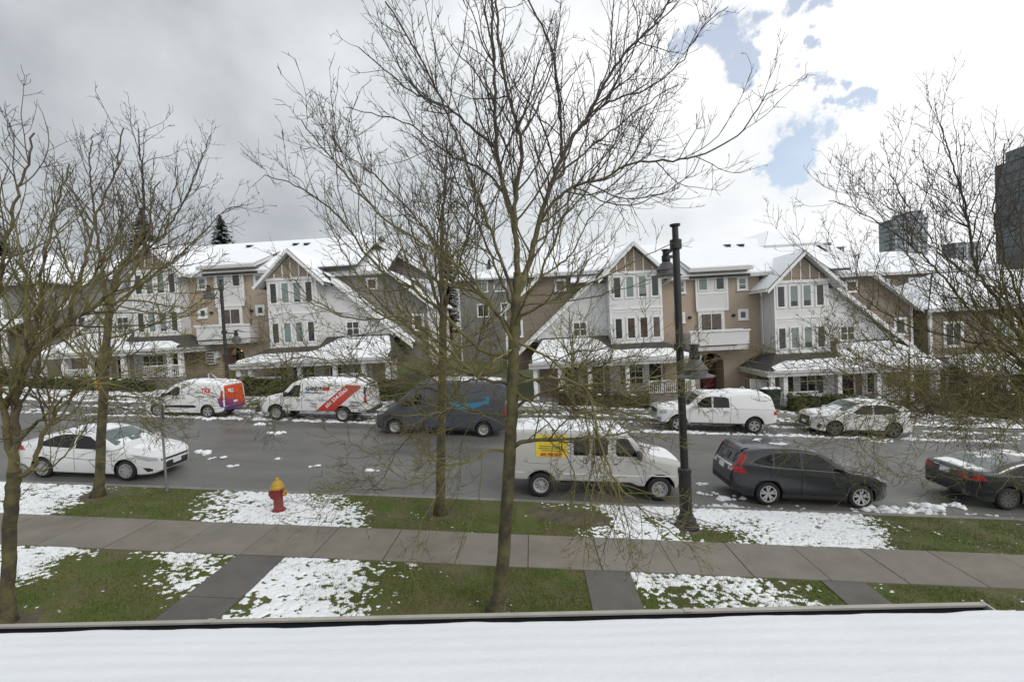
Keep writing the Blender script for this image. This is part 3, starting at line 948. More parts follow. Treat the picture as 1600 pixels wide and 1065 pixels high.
    b = h.mb(); b.box(X(.25), X(1.05), yb - .02, yb + .015, zfl, Z(-5.95)); d = h.part(b, 'door', M['dark_in'])
    b = h.mb(); b.box(X(.15), X(.25), yb - .05, yb + .01, zfl, Z(-5.9)); b.box(X(1.05), X(1.1), yb - .05, yb + .01, zfl, Z(-5.9)); b.build('door_frame', M['white'], d)
    b = h.mb(); b.box(X(4.2), X(5.0), yb - .02, yb + .015, zfl, Z(-5.95)); d = h.part(b, 'door', M['dark_in'])
    b = h.mb(); b.box(X(4.1), X(4.2), yb - .05, yb + .01, zfl, Z(-5.9)); b.box(X(5.0), X(5.1), yb - .05, yb + .01, zfl, Z(-5.9)); b.build('door_frame', M['white'], d)


def centre(h, dx, dz, xl, xr, zref, lamp=False, door='glass_br'):
    """middle block between two halves; coordinates are those of the right hand house moved by dx, dz"""
    A = lambda x: x + dx
    Z = lambda z: z + dz
    yc = 32.9
    zg = gz(A(13)) - .8
    # wall with arched opening
    x0, x1 = A(12.02), A(13.74); za = Z(-3.35); cx = (x0 + x1) / 2; R_ = (x1 - x0) / 2
    b = h.mb()
    b.box(xl, x0, yc, yc + 8, zg, za); b.box(x1, xr, yc, yc + 8, zg, za)
    zt = Z(2.9)
    arc = [(cx + R_ * math.cos(math.pi * k / 12), za + .85 * R_ * math.sin(math.pi * k / 12)) for k in range(13)]
    for p, q in zip(arc, arc[1:]):
        b.prism_y([p, (p[0], za + R_), (q[0], za + R_), q], yc, yc + 1.0)
    b.box(xl, xr, yc, yc + 8, za + R_, zt)
    b.box(xl, x0, yc, yc + 1, za, za + R_); b.box(x1, xr, yc, yc + 1, za, za + R_)
    h.part(b, 'wall', M['beige'])
    b = h.mb(); b.box(x0, x1, yc + 1.6, yc + 1.7, zg, za + R_); h.part(b, 'entrance_recess', M['dark_in'])
    b = h.mb(); b.box(cx - .1, x1 - .1, yc + 1.5, yc + 1.58, zg, za - .15); d = h.part(b, 'door', M['reddoor'])
    b = h.mb(); b.box(cx + .02, x1 - .22, yc + 1.47, yc + 1.497, za - 1.0, za - .35); b.build('door_glass', M['glass'], d)
    if lamp:
        b = h.mb(); b.box(A(12.9), A(13.06), yc + .9, yc + 1.05, Z(-2.98), Z(-2.80)); h.part(b, 'entrance_lamp', M['lamp_on'])
    # dormer panel with two windows
    b = h.mb(); b.box(A(11.92), A(14.13), yc - .16, yc + .1, Z(.60), Z(3.18)); h.part(b, 'dormer_panel', M['siding'])
    b = h.mb()
    b.box(A(11.90), A(14.15), yc - .20, yc - .163, Z(.42), Z(.62)); b.box(A(11.88), A(12.02), yc - .185, yc - .162, Z(.62), Z(3.18)); b.box(A(14.03), A(14.17), yc - .185, yc - .162, Z(.62), Z(3.18))
    b.box(A(12.02), A(14.03), yc - .185, yc - .162, Z(1.62), Z(1.78))
    h.part(b, 'dormer_trim', M['white'])
    h.window(A(12.10), A(12.72), Z(1.92), Z(3.12), yc - .162, .05, 'glass_bl', sash=.035, sill=False)
    h.window(A(13.32), A(13.90), Z(1.92), Z(3.12), yc - .162, .05, 'glass', sash=.035, sill=False)
    h.window(A(14.98), A(15.49), Z(1.88), Z(2.66), yc - .005, .13, 'glass_bl', (), (.45,), sash=.04)
    h.window(A(10.60), A(11.12), Z(1.88), Z(2.66), yc - .005, .13, 'glass_bl', (), (.45,), sash=.04)
    h.window(A(15.02), A(15.42), Z(-.20), Z(.28), yc - .005, .17, 'glass', sash=.03)
    h.window(A(10.55), A(10.95), Z(-.20), Z(.28), yc - .005, .17, 'glass', sash=.03)
    h.window(A(12.18), A(13.70), Z(-1.6), Z(.26), yc - .08, .16, door, (.5,), (), sash=.06)
    for xv in (11.45, 14.55):
        b = h.mb(); b.lathe([(.0, -.16), (.10, -.16), (.12, -.05), (.12, -.002)], 12, (A(xv), yc, Z(.03)), 'y'); h.part(b, 'wall_vent', M['dark_in'])
    # balcony
    b = h.mb(); b.box(A(11.05), A(15.05), 31.7, 31.78, Z(-1.98), Z(-1.08)); b.box(A(11.05), A(11.13), 31.78, yc, Z(-1.98), Z(-1.08)); b.box(A(14.97), A(15.05), 31.78, yc, Z(-1.98), Z(-1.08)); bp = h.part(b, 'balcony', M['siding'])
    b = h.mb(); b.box(A(10.98), A(15.12), 31.63, 31.86, Z(-1.06), Z(-.96)); b.build('balcony_rail', M['white'], bp)
    b = h.mb(); b.box(A(10.92), A(14.6), 31.60, 31.82, Z(-.955), Z(-.90)); b.build('snow_cover', M['snow'], bp)
    b = h.mb(); b.box(A(11.1), A(15.0), 31.74, yc, Z(-2.34), Z(-2.04)); b.build('balcony_beam', M['soffit'], bp)
    b = h.mb(); b.box(A(11.4), A(14.2), 31.69, 31.735, Z(-2.05), Z(-1.985)); b.build('balcony_gap', M['dark_in'], bp)
    # eaves and roof
    for xa, xb_ in ((xl - .05, A(11.3)), (A(15.55), xr + .6)):
        b = h.mb(); b.box(xa, xb_, 32.30, 32.42, Z(2.72), Z(2.92)); h.part(b, 'gutter', M['gutter_m'])
    b = h.mb(); b.box(xl, xr + .5, 32.42, yc, Z(2.72), Z(2.75)); h.part(b, 'soffit', M['soffit'])
    yr = 38.2
    p = [(xl - 6, 32.36, Z(2.93)), (xr + 6, 32.36, Z(2.93)), (xr + 6, yr, Z(6.2)), (xl - 6, yr, Z(6.2))]
    roof_slab(h, p, .14, 'roof', .10, inset=.03)
    p = [(xl - 6, yr, Z(6.2)), (xr + 6, yr, Z(6.2)), (xr + 6, yr + 6, Z(2.9)), (xl - 6, yr + 6, Z(2.9))]
    roof_slab(h, p, .14, 'roof', .10, inset=.03)
    p = [(A(11.25), 31.95, Z(3.40)), (A(15.52), 31.95, Z(3.40)), (A(15.52), 36.3, Z(5.15)), (A(11.25), 36.3, Z(5.15))]
    roof_slab(h, p, .12, 'dormer_roof', .09, inset=.08)
    b = h.mb(); b.box(A(11.2), A(15.57), 31.86, 31.945, Z(3.18), Z(3.40)); b.prism_x([(31.95, Z(3.39)), (34.4, Z(4.38)), (34.4, Z(4.14)), (31.95, Z(3.17))], A(15.525), A(15.57)); b.prism_x([(31.95, Z(3.39)), (34.4, Z(4.38)), (34.4, Z(4.14)), (31.95, Z(3.17))], A(11.2), A(11.245)); h.part(b, 'fascia', M['gutter_m'])
    b = h.mb(); b.box(A(11.25), A(15.52), 31.95, yc, Z(3.18), Z(3.21)); b.box(A(11.25), A(15.52), yc - .1, yc + .1, Z(2.9), Z(3.2)); h.part(b, 'soffit', M['beige'])
    for xv, yv in ((12.0, 37.2), (16.1, 37.0), (17.1, 36.9), (11.2, 35.5)):
        zv = Z(2.93) + (yv - 32.36) * .56 + .10
        b = h.mb(); b.prism_x([(yv - .22, zv - .15), (yv + .25, zv + .0), (yv + .25, zv + .16), (yv - .22, zv + .06)], A(xv - .16), A(xv + .16)); b.prism_x([(yv - .27, zv + .062), (yv + .3, zv + .165), (yv + .3, zv + .19), (yv - .27, zv + .09)], A(xv - .2), A(xv + .2))
        h.part(b, 'roof_vent', M['black'])


bB = empty('townhouse_block', (12.7, 32, gz(12.7)), 'beige and white townhouse block right of the street lamp with balcony over arched entry', 'townhouse')
hB = House(bB)
half(hB, 16.45, 1, 1.84, 31.0, 'brown')
half(hB, 8.97, -1, 3.05, 31.0, 'brown', rear=False, bl2=('glass_br', 'glass_br', 'glass_br', 'glass'))
centre(hB, 0, 0, 8.97, 16.45, 0)
bA = empty('townhouse_block', (-22.0, 32, gz(-22.0)), 'beige and white townhouse block behind the parked vans, left of the big bare tree', 'townhouse')
hA = House(bA)
half(hA, -18.47, 1, 3.94, 31.0, 'grey_sd')
half(hA, -25.7, -1, 5.22, 31.9, 'grey_sd', rear=False)
centre(hA, -35.45, 2.17, -25.7, -18.47, 0, lamp=True)


def plain_house(name, label, x0, x1, y0, y1, ze, slope, wall, wins, porch=None, grp=None, hip=True, sn=.1):
    r = empty(name, ((x0 + x1) / 2, y0, gz((x0 + x1) / 2)), label, 'house', grp)
    h = House(r)
    zg = gz((x0 + x1) / 2) - 2
    b = h.mb(); b.box(x0, x1, y0 + .03, y1, zg, ze); h.part(b, 'wall', M[wall])
    b = h.mb(); lap_siding(b, [(x0, zg + 2), (x1, zg + 2), (x1, ze - .02), (x0, ze - .02)], y0, .2); h.part(b, 'siding', M[wall], kind='stuff')
    for xa in (x0 - .06, x1 - .12):
        b = h.mb(); b.box(xa, xa + .18, y0 - .06, y0 + .1, zg, ze); h.part(b, 'corner_board', M['white'])
    o = .5; ym = (y0 + y1) / 2; zr = ze + slope * (ym - y0 + o); hp = (ym - y0) if hip else -.0
    p = [(x0 - o, y0 - o, ze), (x1 + o, y0 - o, ze), (x1 + o - hp, ym, zr), (x0 - o + hp, ym, zr)]
    roof_slab(h, p, .15, 'roof', sn, inset=.08)
    p = [(x1 + o, y1 + o, ze), (x0 - o, y1 + o, ze), (x0 - o + hp, ym, zr), (x1 + o - hp, ym, zr)]
    roof_slab(h, p, .15, 'roof', sn, inset=.08)
    if hip:
        roof_slab(h, [(x0 - o, y1 + o, ze), (x0 - o, y0 - o, ze), (x0 - o + hp, ym, zr)], .15, 'roof', sn, inset=.08)
        roof_slab(h, [(x1 + o, y0 - o, ze), (x1 + o, y1 + o, ze), (x1 + o - hp, ym, zr)], .15, 'roof', sn, inset=.08)
    b = h.mb(); b.box(x0 - o - .05, x1 + o + .05, y0 - o - .12, y0 - o - .01, ze - .2, ze - .02); h.part(b, 'gutter', M['gutter_m'])
    for (a, c, d, e, gl, mx) in wins:
        h.window(a, c, d, e, y0 - .02, .13, gl, mx, (), sash=.06)
    if porch:
        a, c, zp = porch
        roof_slab(h, [(a, y0 - 2.2, zp), (c, y0 - 2.2, zp), (c, y0, zp + .9), (a, y0, zp + .9)], .12, 'porch_roof', .1, inset=.05)
        b = h.mb(); b.box(a, c, y0 - 2.3, y0 - 2.21, zp - .2, zp); h.part(b, 'gutter', M['gutter_m'])
        n = max(2, int((c - a) / 2.4))
        for i in range(n + 1):
            u = a + .2 + (c - a - .4) * i / n
            b = h.mb(); b.box(u - .12, u + .12, y0 - 2.1, y0 - 1.86, zg, zp - .13); h.part(b, 'column', M['white'])
    return r


zc = gz(34)
plain_house('house', 'dim brown house with low snowy porch roof at the right edge behind bare branches', 28.2, 45, 33.0, 43, -.25, .5, 'brown',
            [(29.2, 30.3, -2.9, -1.3, 'glass', (.5,)), (32.6, 33.9, -2.9, -1.3, 'glass_bl', (.5,)), (36, 37.6, -2.9, -1.3, 'glass', (.5,)), (29.3, 30.8, -6.3, -4.9, 'glass', (.5,)), (33, 34.6, -6.5, -5.0, 'glass', (.5,))], (28.6, 44, -4.55))
plain_house('house', 'brown upper storey house with snowy roof rising behind the right edge house', 27.8, 40, 40.5, 50, 3.0, .45, 'brown', [(30, 31.2, 1.0, 2.4, 'glass_bl', (.5,)), (33, 34.6, 1.0, 2.4, 'glass', (.5,))])
plain_house('house', 'grey green house with dormer windows seen in the gap between the townhouse blocks', -9.5, 1.0, 60, 70, 6.6, .35, 'grey_sd',
            [(-7.1, -5.6, 4.9, 6.2, 'glass_bl', (.5,)), (-4.6, -3.1, 4.9, 6.2, 'glass_bl', (.5,)), (-7, -5.6, 1.6, 3.2, 'glass', (.5,)), (-3.8, -2.4, 1.6, 3.2, 'glass', (.5,))])
plain_house('house', 'grey house with broad snowy roof at the far left edge behind bare trees', -62, -39.5, 34.5, 46, 5.5, .55, 'grey_sd',
            [(-44, -42.6, 2.8, 4.5, 'glass', (.5,)), (-48, -46.6, 2.8, 4.5, 'glass', (.5,)), (-44, -42.4, -.4, 1.4, 'glass', (.5,)), (-49, -47.6, -.4, 1.4, 'glass', (.5,))], (-56, -40, 1.7))

# entrance steps with white stair rails
for nm, x, z_, lab in (('stair_rail', 14.3, -5.2, 'white metal stair rail by the arched entry right of the lamp'), ('stair_rail', -20.6, -2.85, 'white stair rail with grey panels beside the orange backed van')):
    zb_ = gz(x) - .05
    r = empty(nm, (x, 30.2, zb_), lab, 'railing', 'stair rails at the arched entries')
    b = MB()
    for k in range(4):
        b.box(k * .62 - .03, k * .62 + .03, -.03, .03, 0, 1.75 - k * .18)
    b.bar((0, 0, 1.75), (1.1, 0, 1.60), .07); b.bar((1.1, 0, 1.60), (1.9, -.02, .85), .07); b.box(1.87, 1.93, -.03, .03, 0, .88)
    b.build('rail_frame', M['white'], r)
    b = MB(); b.prism_y([(.03, .3), (1.08, .3), (1.08, 1.52), (.03, 1.68)], -.008, .008); b.build('rail_panel', M['gutter_m'], r)
    st = empty('entry_steps', (x - 1.2, 29.6, zb_), ('concrete entry steps below the arch right of the street lamp' if x > 0 else 'concrete entry steps below the left block arch'), 'steps', 'concrete entry steps')
    for k in range(4):
        b = MB(); b.box(-1.1, 1.1, k * .5, 3.1, -.4 + k * .2, -.2 + k * .2 + .1); b.build('step', M['concrete'], st)
for x, lab in ((13.3, 'short white handrail showing over the white pickup roof'), (-22.0, 'short white handrail showing over the orange backed van')):
    b = MB((x, 29.4, gz(x)))
    zb_ = gz(x)
    b.tube([(x, 29.4, zb_), (x, 29.4, zb_ + 1.25), (x + .1, 29.4, zb_ + 1.3), (x + .7, 29.4, zb_ + .75), (x + .7, 29.4, zb_)], .035, 6)
    o = b.build('handrail', M['white']); o.location = (x, 29.4, zb_)
    tag(o, lab, 'handrail')
# ------------------------------------------------------------------ vehicles


def pchip(pts):
    xs = np.array([p[0] for p in pts], float); ys = np.array([p[1] for p in pts], float)
    h = np.diff(xs); d = np.diff(ys) / h
    m = np.zeros(len(xs)); m[0] = d[0]; m[-1] = d[-1]
    for i in range(1, len(xs) - 1):
        if d[i - 1] * d[i] > 0:
            w1, w2 = 2 * h[i] + h[i - 1], h[i] + 2 * h[i - 1]
            m[i] = (w1 + w2) / (w1 / d[i - 1] + w2 / d[i])

    def f(x):
        x = np.clip(np.asarray(x, float), xs[0], xs[-1])
        i = np.clip(np.searchsorted(xs, x, 'right') - 1, 0, len(h) - 1)
        t = (x - xs[i]) / h[i]
        return (1 + 2 * t) * (1 - t) ** 2 * ys[i] + t * (1 - t) ** 2 * h[i] * m[i] + t * t * (3 - 2 * t) * ys[i + 1] + t * t * (t - 1) * h[i] * m[i + 1]
    return f


class Car:
    """body given by side outline, underside, belt line and plan; front at x=0, rear at x=L, y across, z up from the road"""

    def __init__(s, name, label, cat, L, top, bot, belt, plan, roof_h, tumble, rc, wheels, R, paint, group='vehicles along the street', well_r=None, sill=.07, crown=.03):
        s.root = empty(name, (0, 0, 0), label, cat, group)
        s.L = L; s.top = pchip(top); s.bot = pchip(bot); s.belt = pchip(belt); s.plan = pchip(plan)
        s.H = roof_h; s.tum = tumble; s.rc = rc; s.wheels = wheels; s.R = R; s.paint = paint; s.sill = sill; s.crown = crown
        s.topk = top
        s.well = well_r or R + .055
        s.body()

    def side(s, x, z):
        x = np.asarray(x, float); z = np.asarray(z, float)
        w = s.plan(x); zb = s.bot(x); zt = s.top(x); be = np.minimum(s.belt(x), zt)
        lo = np.clip((be - z) / np.maximum(be - zb, .05), 0, 1)
        y = w * (1 - s.sill * np.maximum(0, lo - .35) ** 1.5 - .012 * (1 - np.minimum(lo / .3, 1)) ** 2)
        up = np.clip((z - be) / max(.05, s.H - 1.0), 0, 1.2)
        y = np.where(z > be, w * (.988 - s.tum * up ** 1.15), y)
        rc = np.minimum(s.rc, (zt - zb) * .45)
        d = np.clip(zt - z, 0, None)
        y = y - np.where(d < rc, rc - np.sqrt(np.maximum(0, rc ** 2 - (rc - d) ** 2)), 0)
        db = np.clip(z - zb, 0, None)
        y = y - np.where(db < .06, .06 - np.sqrt(np.maximum(0, .06 ** 2 - (.06 - db) ** 2)), 0)
        return np.maximum(y, .02)

    def ztop(s, x, y):
        x = np.asarray(x, float)
        w = np.maximum(s.side(x, s.top(x)), .05)
        return s.top(x) + s.crown * (1 - np.clip(np.abs(y) / w, 0, 1) ** 2)

    def end(s, y, z, rear=False):
        """x of the nose or tail at (y,z)"""
        n = 160
        xs = np.linspace(0, min(1.6, s.L * .4), n) ** 1.0
        if rear: xs = s.L - xs
        ok = (z <= s.ztop(xs, y) + 1e-4) & (z >= s.bot(xs) - 1e-4) & (s.side(xs, np.minimum(z, s.top(xs))) >= abs(y) - 1e-4)
        i = int(np.argmax(ok)) if ok.any() else n - 1
        return float(xs[i])

    def body(s):
        kx = [p[0] for p in s.topk]
        xs = sorted(set(np.round(list(np.linspace(.0, s.L, int(s.L / .075))) + kx + [.01, .03, .06, .1, .16, .24, s.L - .01, s.L - .03, s.L - .06, s.L - .1, s.L - .16, s.L - .24], 3)))
        m1 = 13; ms = 7; mt = 4
        V = []; rings = []
        for x in xs:
            zb = float(s.bot(x)); zt = float(s.top(x)); rc = min(s.rc, (zt - zb) * .45); h = zt - zb
            zs = list(np.linspace(zb + .0, zb + .06, 4)) + list(np.linspace(zb + .06, zt - rc, m1 + 1)[1:]) + [zt - rc + rc * math.sin(math.pi / 2 * k / ms) for k in range(1, ms + 1)]
            ys = s.side(np.full(len(zs), x), np.array(zs))
            pts = [(float(y), z) for y, z in zip(ys, zs)]
            yt = pts[-1][0]
            pts += [(yt * (1 - k / mt), zt + s.crown * (1 - (1 - k / mt) ** 2)) for k in range(1, mt + 1)]
            pts = [(0, zb)] + pts
            full = [(x, -y, z) for y, z in pts] + [(x, y, z) for y, z in pts[-2:0:-1]]
            rings.append(len(full)); V += full
        n = rings[0]; F_ = []
        for i in range(len(xs) - 1):
            for k in range(n):
                F_.append((i * n + k, (i + 1) * n + k, (i + 1) * n + (k + 1) % n, i * n + (k + 1) % n))
        F_.append(tuple(range(n))); e0 = (len(xs) - 1) * n
        F_.append(tuple(range(e0 + n - 1, e0 - 1, -1)))
        b = MB(); b.add(V, F_)
        me = b.mesh('body', True)
        bm = bmesh.new(); bm.from_mesh(me); bmesh.ops.recalc_face_normals(bm, faces=bm.faces); bm.to_mesh(me); bm.free()
        me.materials.append(s.paint); me.materials.append(M['well'])
        o = bpy.data.objects.new('body', me); COL.objects.link(o)
        cut = MB()
        for wx in s.wheels:
            for sg in (-1, 1):
                w = float(s.plan(wx))
                y0, y1 = sorted((sg * (w - .34), sg * (w + .15)))
                cut.lathe([(s.well, y0), (s.well, y1)], 36, (wx, 0, s.R), 'y')
                cut_top = None
        cme = cut.mesh('cut')
        bm = bmesh.new(); bm.from_mesh(cme); bmesh.ops.recalc_face_normals(bm, faces=bm.faces); bm.to_mesh(cme); bm.free()
        cme.materials.append(s.paint); cme.materials.append(M['well'])
        cme.polygons.foreach_set('material_index', [1] * len(cme.polygons))
        co = bpy.data.objects.new('cut', cme); COL.objects.link(co)
        md = o.modifiers.new('b', 'BOOLEAN'); md.object = co; md.operation = 'DIFFERENCE'; md.solver = 'EXACT'
        dg = bpy.context.evaluated_depsgraph_get(); dg.update()
        new = bpy.data.meshes.new_from_object(o.evaluated_get(dg))
        o.modifiers.clear(); o.data = new; new.name = 'body'
        bpy.data.objects.remove(co)
        o.parent = s.root
        s.bodyo = o

    # patches -------------------------------------------------------------
    def side_patch(s, name, poly, off, m, sides=(-1, 1), parent=None, nx=None, nz=6, thick=.012):
        """patch of the flank inside a polygon of (x,z)"""
        x0 = min(p[0] for p in poly); x1 = max(p[0] for p in poly)
        xs = sorted(set([p[0] for p in poly] + list(np.linspace(x0, x1, nx or max(4, int((x1 - x0) / .08))))))
        cols = []
        for x in xs:
            hit = []
            for a, b in zip(poly, poly[1:] + poly[:1]):
                if min(a[0], b[0]) - 1e-6 <= x <= max(a[0], b[0]) + 1e-6:
                    if abs(a[0] - b[0]) < 1e-6: hit += [a[1], b[1]]
                    else: hit.append(a[1] + (b[1] - a[1]) * (x - a[0]) / (b[0] - a[0]))
            cols.append((min(hit), max(hit)))
        out = []
        for sg in sides:
            V = []; F_ = []
            for x, (za, zb) in zip(xs, cols):
                for k in range(nz + 1):
                    z = za + (zb - za) * k / nz
                    V.append((x, sg * (float(s.side(x, z)) + off), z))
            n = nz + 1; N = len(V)
            V += [(x, y - sg * thick, z) for x, y, z in V]
            for i in range(len(xs) - 1):
                for k in range(nz):
                    q = (i * n + k, (i + 1) * n + k, (i + 1) * n + k + 1, i * n + k + 1)
                    F_.append(q if sg < 0 else q[::-1])
            edge = [i * n for i in range(len(xs))] + [(len(xs) - 1) * n + k for k in range(1, n)] + [i * n + nz for i in range(len(xs) - 2, -1, -1)] + [k for k in range(nz - 1, 0, -1)]
            for a, b in zip(edge, edge[1:] + edge[:1]):
                q = (a, N + a, N + b, b)
                F_.append(q if sg < 0 else q[::-1])
            b = MB(); b.add(V, F_)
            out.append(b.build(name, m, parent or s.root, smooth=False))
        return out

    def top_patch(s, name, x0, x1, yw0, yw1, off, m, parent=None, nx=16, ny=12, lump=0, seed=0, hole=0., yc=0.):
        """patch on the top surface between x0 and x1; half widths yw0..yw1"""
        V = []; F_ = []
        for i in range(nx + 1):
            x = x0 + (x1 - x0) * i / nx
            w = yw0 + (yw1 - yw0) * i / nx
            for j in range(ny + 1):
                y = yc + w * (2 * j / ny - 1)
                z = float(s.ztop(x, y)); slope = (float(s.top(x + .01)) - float(s.top(x - .01))) / .02
                # over the rounded shoulder follow the flank
                yl = float(s.side(x, s.top(x)))
                if abs(y) > yl:
                    dd = min(abs(y) - yl, s.rc * .98)
                    z = float(s.top(x)) - (s.rc - math.sqrt(max(0, s.rc ** 2 - dd ** 2)))
                nrm = Vector((-slope, 0, 1)).normalized()
                o = off
                if lump:
                    ed = min(1, min(i, nx - i) / 2.0) * min(1, min(j, ny - j) / 1.5)
                    f_ = float(fbm(np.array(x * 3.1 + seed), np.array(y * 3.1 + seed * 2.3), 3))
                    o = -.012 + (lump * (f_ * 1.5 - hole) + .012) * ed
                V.append((x + nrm.x * o, y, z + nrm.z * o))
        n = ny + 1
        for i in range(nx):
            for j in range(ny):
                F_.append((i * n + j, (i + 1) * n + j, (i + 1) * n + j + 1, i * n + j + 1))
        if not lump:
            N = len(V); V += [(x, y, z - .012) for x, y, z in V]
            edge = [i * n for i in range(nx + 1)] + [nx * n + k for k in range(1, n)] + [i * n + ny for i in range(nx - 1, -1, -1)] + [k for k in range(ny - 1, 0, -1)]
            for a, b in zip(edge, edge[1:] + edge[:1]): F_.append((a, N + a, N + b, b))
        b = MB(); b.add(V, F_)
        return b.build(name, m, parent or s.root, smooth=bool(lump))

    def end_patch(s, name, y0, y1, z0, z1, off, m, rear=False, parent=None, ny=10, nz=4, thick=.015, taper=0.):
        V = []; F_ = []; sg = 1 if rear else -1
        for i in range(ny + 1):
            for k in range(nz + 1):
                z = z0 + (z1 - z0) * k / nz
                t_ = 1 - taper * k / nz
                y = (y0 + (y1 - y0) * i / ny) * t_
                V.append((s.end(y, z, rear) + sg * off, y, z))
        n = nz + 1; N = len(V); V += [(x - sg * thick, y, z) for x, y, z in V]
        for i in range(ny):
            for k in range(nz):
                q = (i * n + k, (i + 1) * n + k, (i + 1) * n + k + 1, i * n + k + 1)
                F_.append(q if rear else q[::-1])
        edge = [i * n for i in range(ny + 1)] + [ny * n + k for k in range(1, n)] + [i * n + nz for i in range(ny - 1, -1, -1)] + [k for k in range(nz - 1, 0, -1)]
        for a, b in zip(edge, edge[1:] + edge[:1]):
            q = (a, N + a, N + b, b); F_.append(q if rear else q[::-1])
        b = MB(); b.add(V, F_)
        return b.build(name, m, parent or s.root)

    def gap(s, pts, w=.010, sides=(-1, 1), m=None, name='panel_gap'):
        m = m or ('gapg' if s.paint in (M['p_white'], M['p_pearl'], M['p_silver']) else 'well')
        for sg in sides:
            b = MB()
            for a, c in zip(pts, pts[1:]):
                n = max(1, int(math.dist(a, c) / .12))
                for i in range(n):
                    p = [(a[0] + (c[0] - a[0]) * t, a[1] + (c[1] - a[1]) * t) for t in (i / n, (i + 1) / n)]
                    q = [Vector((x, sg * (float(s.side(x, z)) + .002), z)) for x, z in p]
                    b.bar(q[0], q[1], .006, w, up=(0, sg, 0)) if False else b.bar(q[0], q[1], w, .006, up=(0, sg, 0))
            b.build(name, M[m], s.root, kind=None)

    def wheels_add(s, style='alloy', spokes=5, tw=.22, rimfrac=.66, rim_m='rim', twin=False):
        for wx in s.wheels:
            for sg in (-1, 1):
                y = sg * (float(s.plan(wx)) - .02 - tw / 2)
                R = s.R; h = tw / 2
                b = MB(); b.lathe([(R * rimfrac, -h * .9), (R * .86, -h), (R * .97, -h * .82), (R, -h * .5), (R, h * .5), (R * .97, h * .82), (R * .86, h), (R * rimfrac, h * .9)], 36, (0, 0, 0), 'y', False)
                w = b.build('wheel', M['rubber'], s.root, smooth=True)
                w.location = (wx, y, R)
                r = R * rimfrac
                b = MB(); b.lathe([(r * .99, -h * .85), (r * .99, h * .85)], 30, (0, 0, 0), 'y', False)
                b.lathe([(0.001, sg * h * .25), (r * .985, sg * h * .25 + sg * .001)], 30, (0, 0, 0), 'y', False)
                b.build('rim_well', M['rimdark'], w)
                b = MB(); f0 = h * .66
                if style == 'alloy':
                    b.lathe([(r * .90, sg * f0 * .75), (r * .92, sg * h * .92), (r * 1.02, sg * h * .95), (r * 1.03, sg * h * .8)], 30, (0, 0, 0), 'y', False)
                    b.lathe([(.001, sg * f0 * 1.2), (r * .2, sg * f0 * 1.15), (r * .24, sg * f0 * .8)], 14, (0, 0, 0), 'y', False)
                    for k in range(spokes):
                        for dd in (-.17, .17):
                            a = 2 * math.pi * k / spokes + .3
                            p0 = (math.cos(a + dd * .7) * r * .2, sg * f0 * 1.05, math.sin(a + dd * .7) * r * .2)
                            p1 = (math.cos(a + dd * 1.25) * r * .95, sg * h * .84, math.sin(a + dd * 1.25) * r * .95)
                            b.bar(p0, p1, r * .20, .02, up=(0, 1, 0))
                else:
                    b.lathe([(r * .72, sg * f0 * .2), (r * .8, sg * f0 * .9), (r * .92, sg * h * .75), (r * .95, sg * h * .98), (r * 1.04, sg * h * .98)], 30, (0, 0, 0), 'y', False)
                    b.lathe([(.001, sg * f0 * 1.25), (r * .22, sg * f0 * 1.2), (r * .30, sg * f0 * .7), (r * .45, sg * f0 * .55), (r * .74, sg * f0 * .62), (r * .8, sg * f0 * .3)], 24, (0, 0, 0), 'y', False)
                b.build('rim', M[rim_m], w)
                if style != 'alloy':
                    b = MB()
                    for k in range(8):
                        a = 2 * math.pi * k / 8
                        b.lathe([(.001, sg * f0 * .66), (r * .085, sg * f0 * .655), (r * .09, sg * f0 * .5)], 8, (math.cos(a) * r * .6, 0, math.sin(a) * r * .6), 'y')
                    b.build('rim_holes', M['rimdark'], w, kind='stuff')

    def mirror(s, x, z, m, size=(.11, .2, .14)):
        for sg in (-1, 1):
            y = sg * (float(s.side(x, z)))
            b = MB()
            bm = bmesh.new(); bmesh.ops.create_icosphere(bm, subdivisions=2, radius=1)
            vs = []
            for v in bm.verts:
                p = v.co; k = 1.25
                vs.append((x + max(-.75, min(.75, p.x * k)) * size[0] * .7, y + sg * (.05 + size[1] * .55) + max(-.8, min(.8, p.y * k)) * size[1] * .62, z + .03 + max(-.8, min(.8, p.z * k)) * size[2] * .62))
            fs = [tuple(v.index for v in f.verts) for f in bm.faces]; bm.free()
            b.add(vs, fs); b.bar((x, y - sg * .03, z - .02), (x, y + sg * .09, z + .0), .05, .04)
            b.build('mirror', m, s.root, smooth=True)

    def handle(s, x, z, m, sides=(-1, 1), L=.2, parent=None):
        for i, sg in enumerate(sides):
            y = sg * (float(s.side(x, z)) + .006)
            b = MB(); b.bar((x, y + sg * .022, z), (x + L, y + sg * .022, z), .03, .02); b.bar((x + .01, y - sg * .01, z), (x + .01, y + sg * .022, z), .02); b.bar((x + L - .01, y - sg * .01, z), (x + L - .01, y + sg * .022, z), .02)
            b.build('handle', m, parent[i] if parent else s.root)

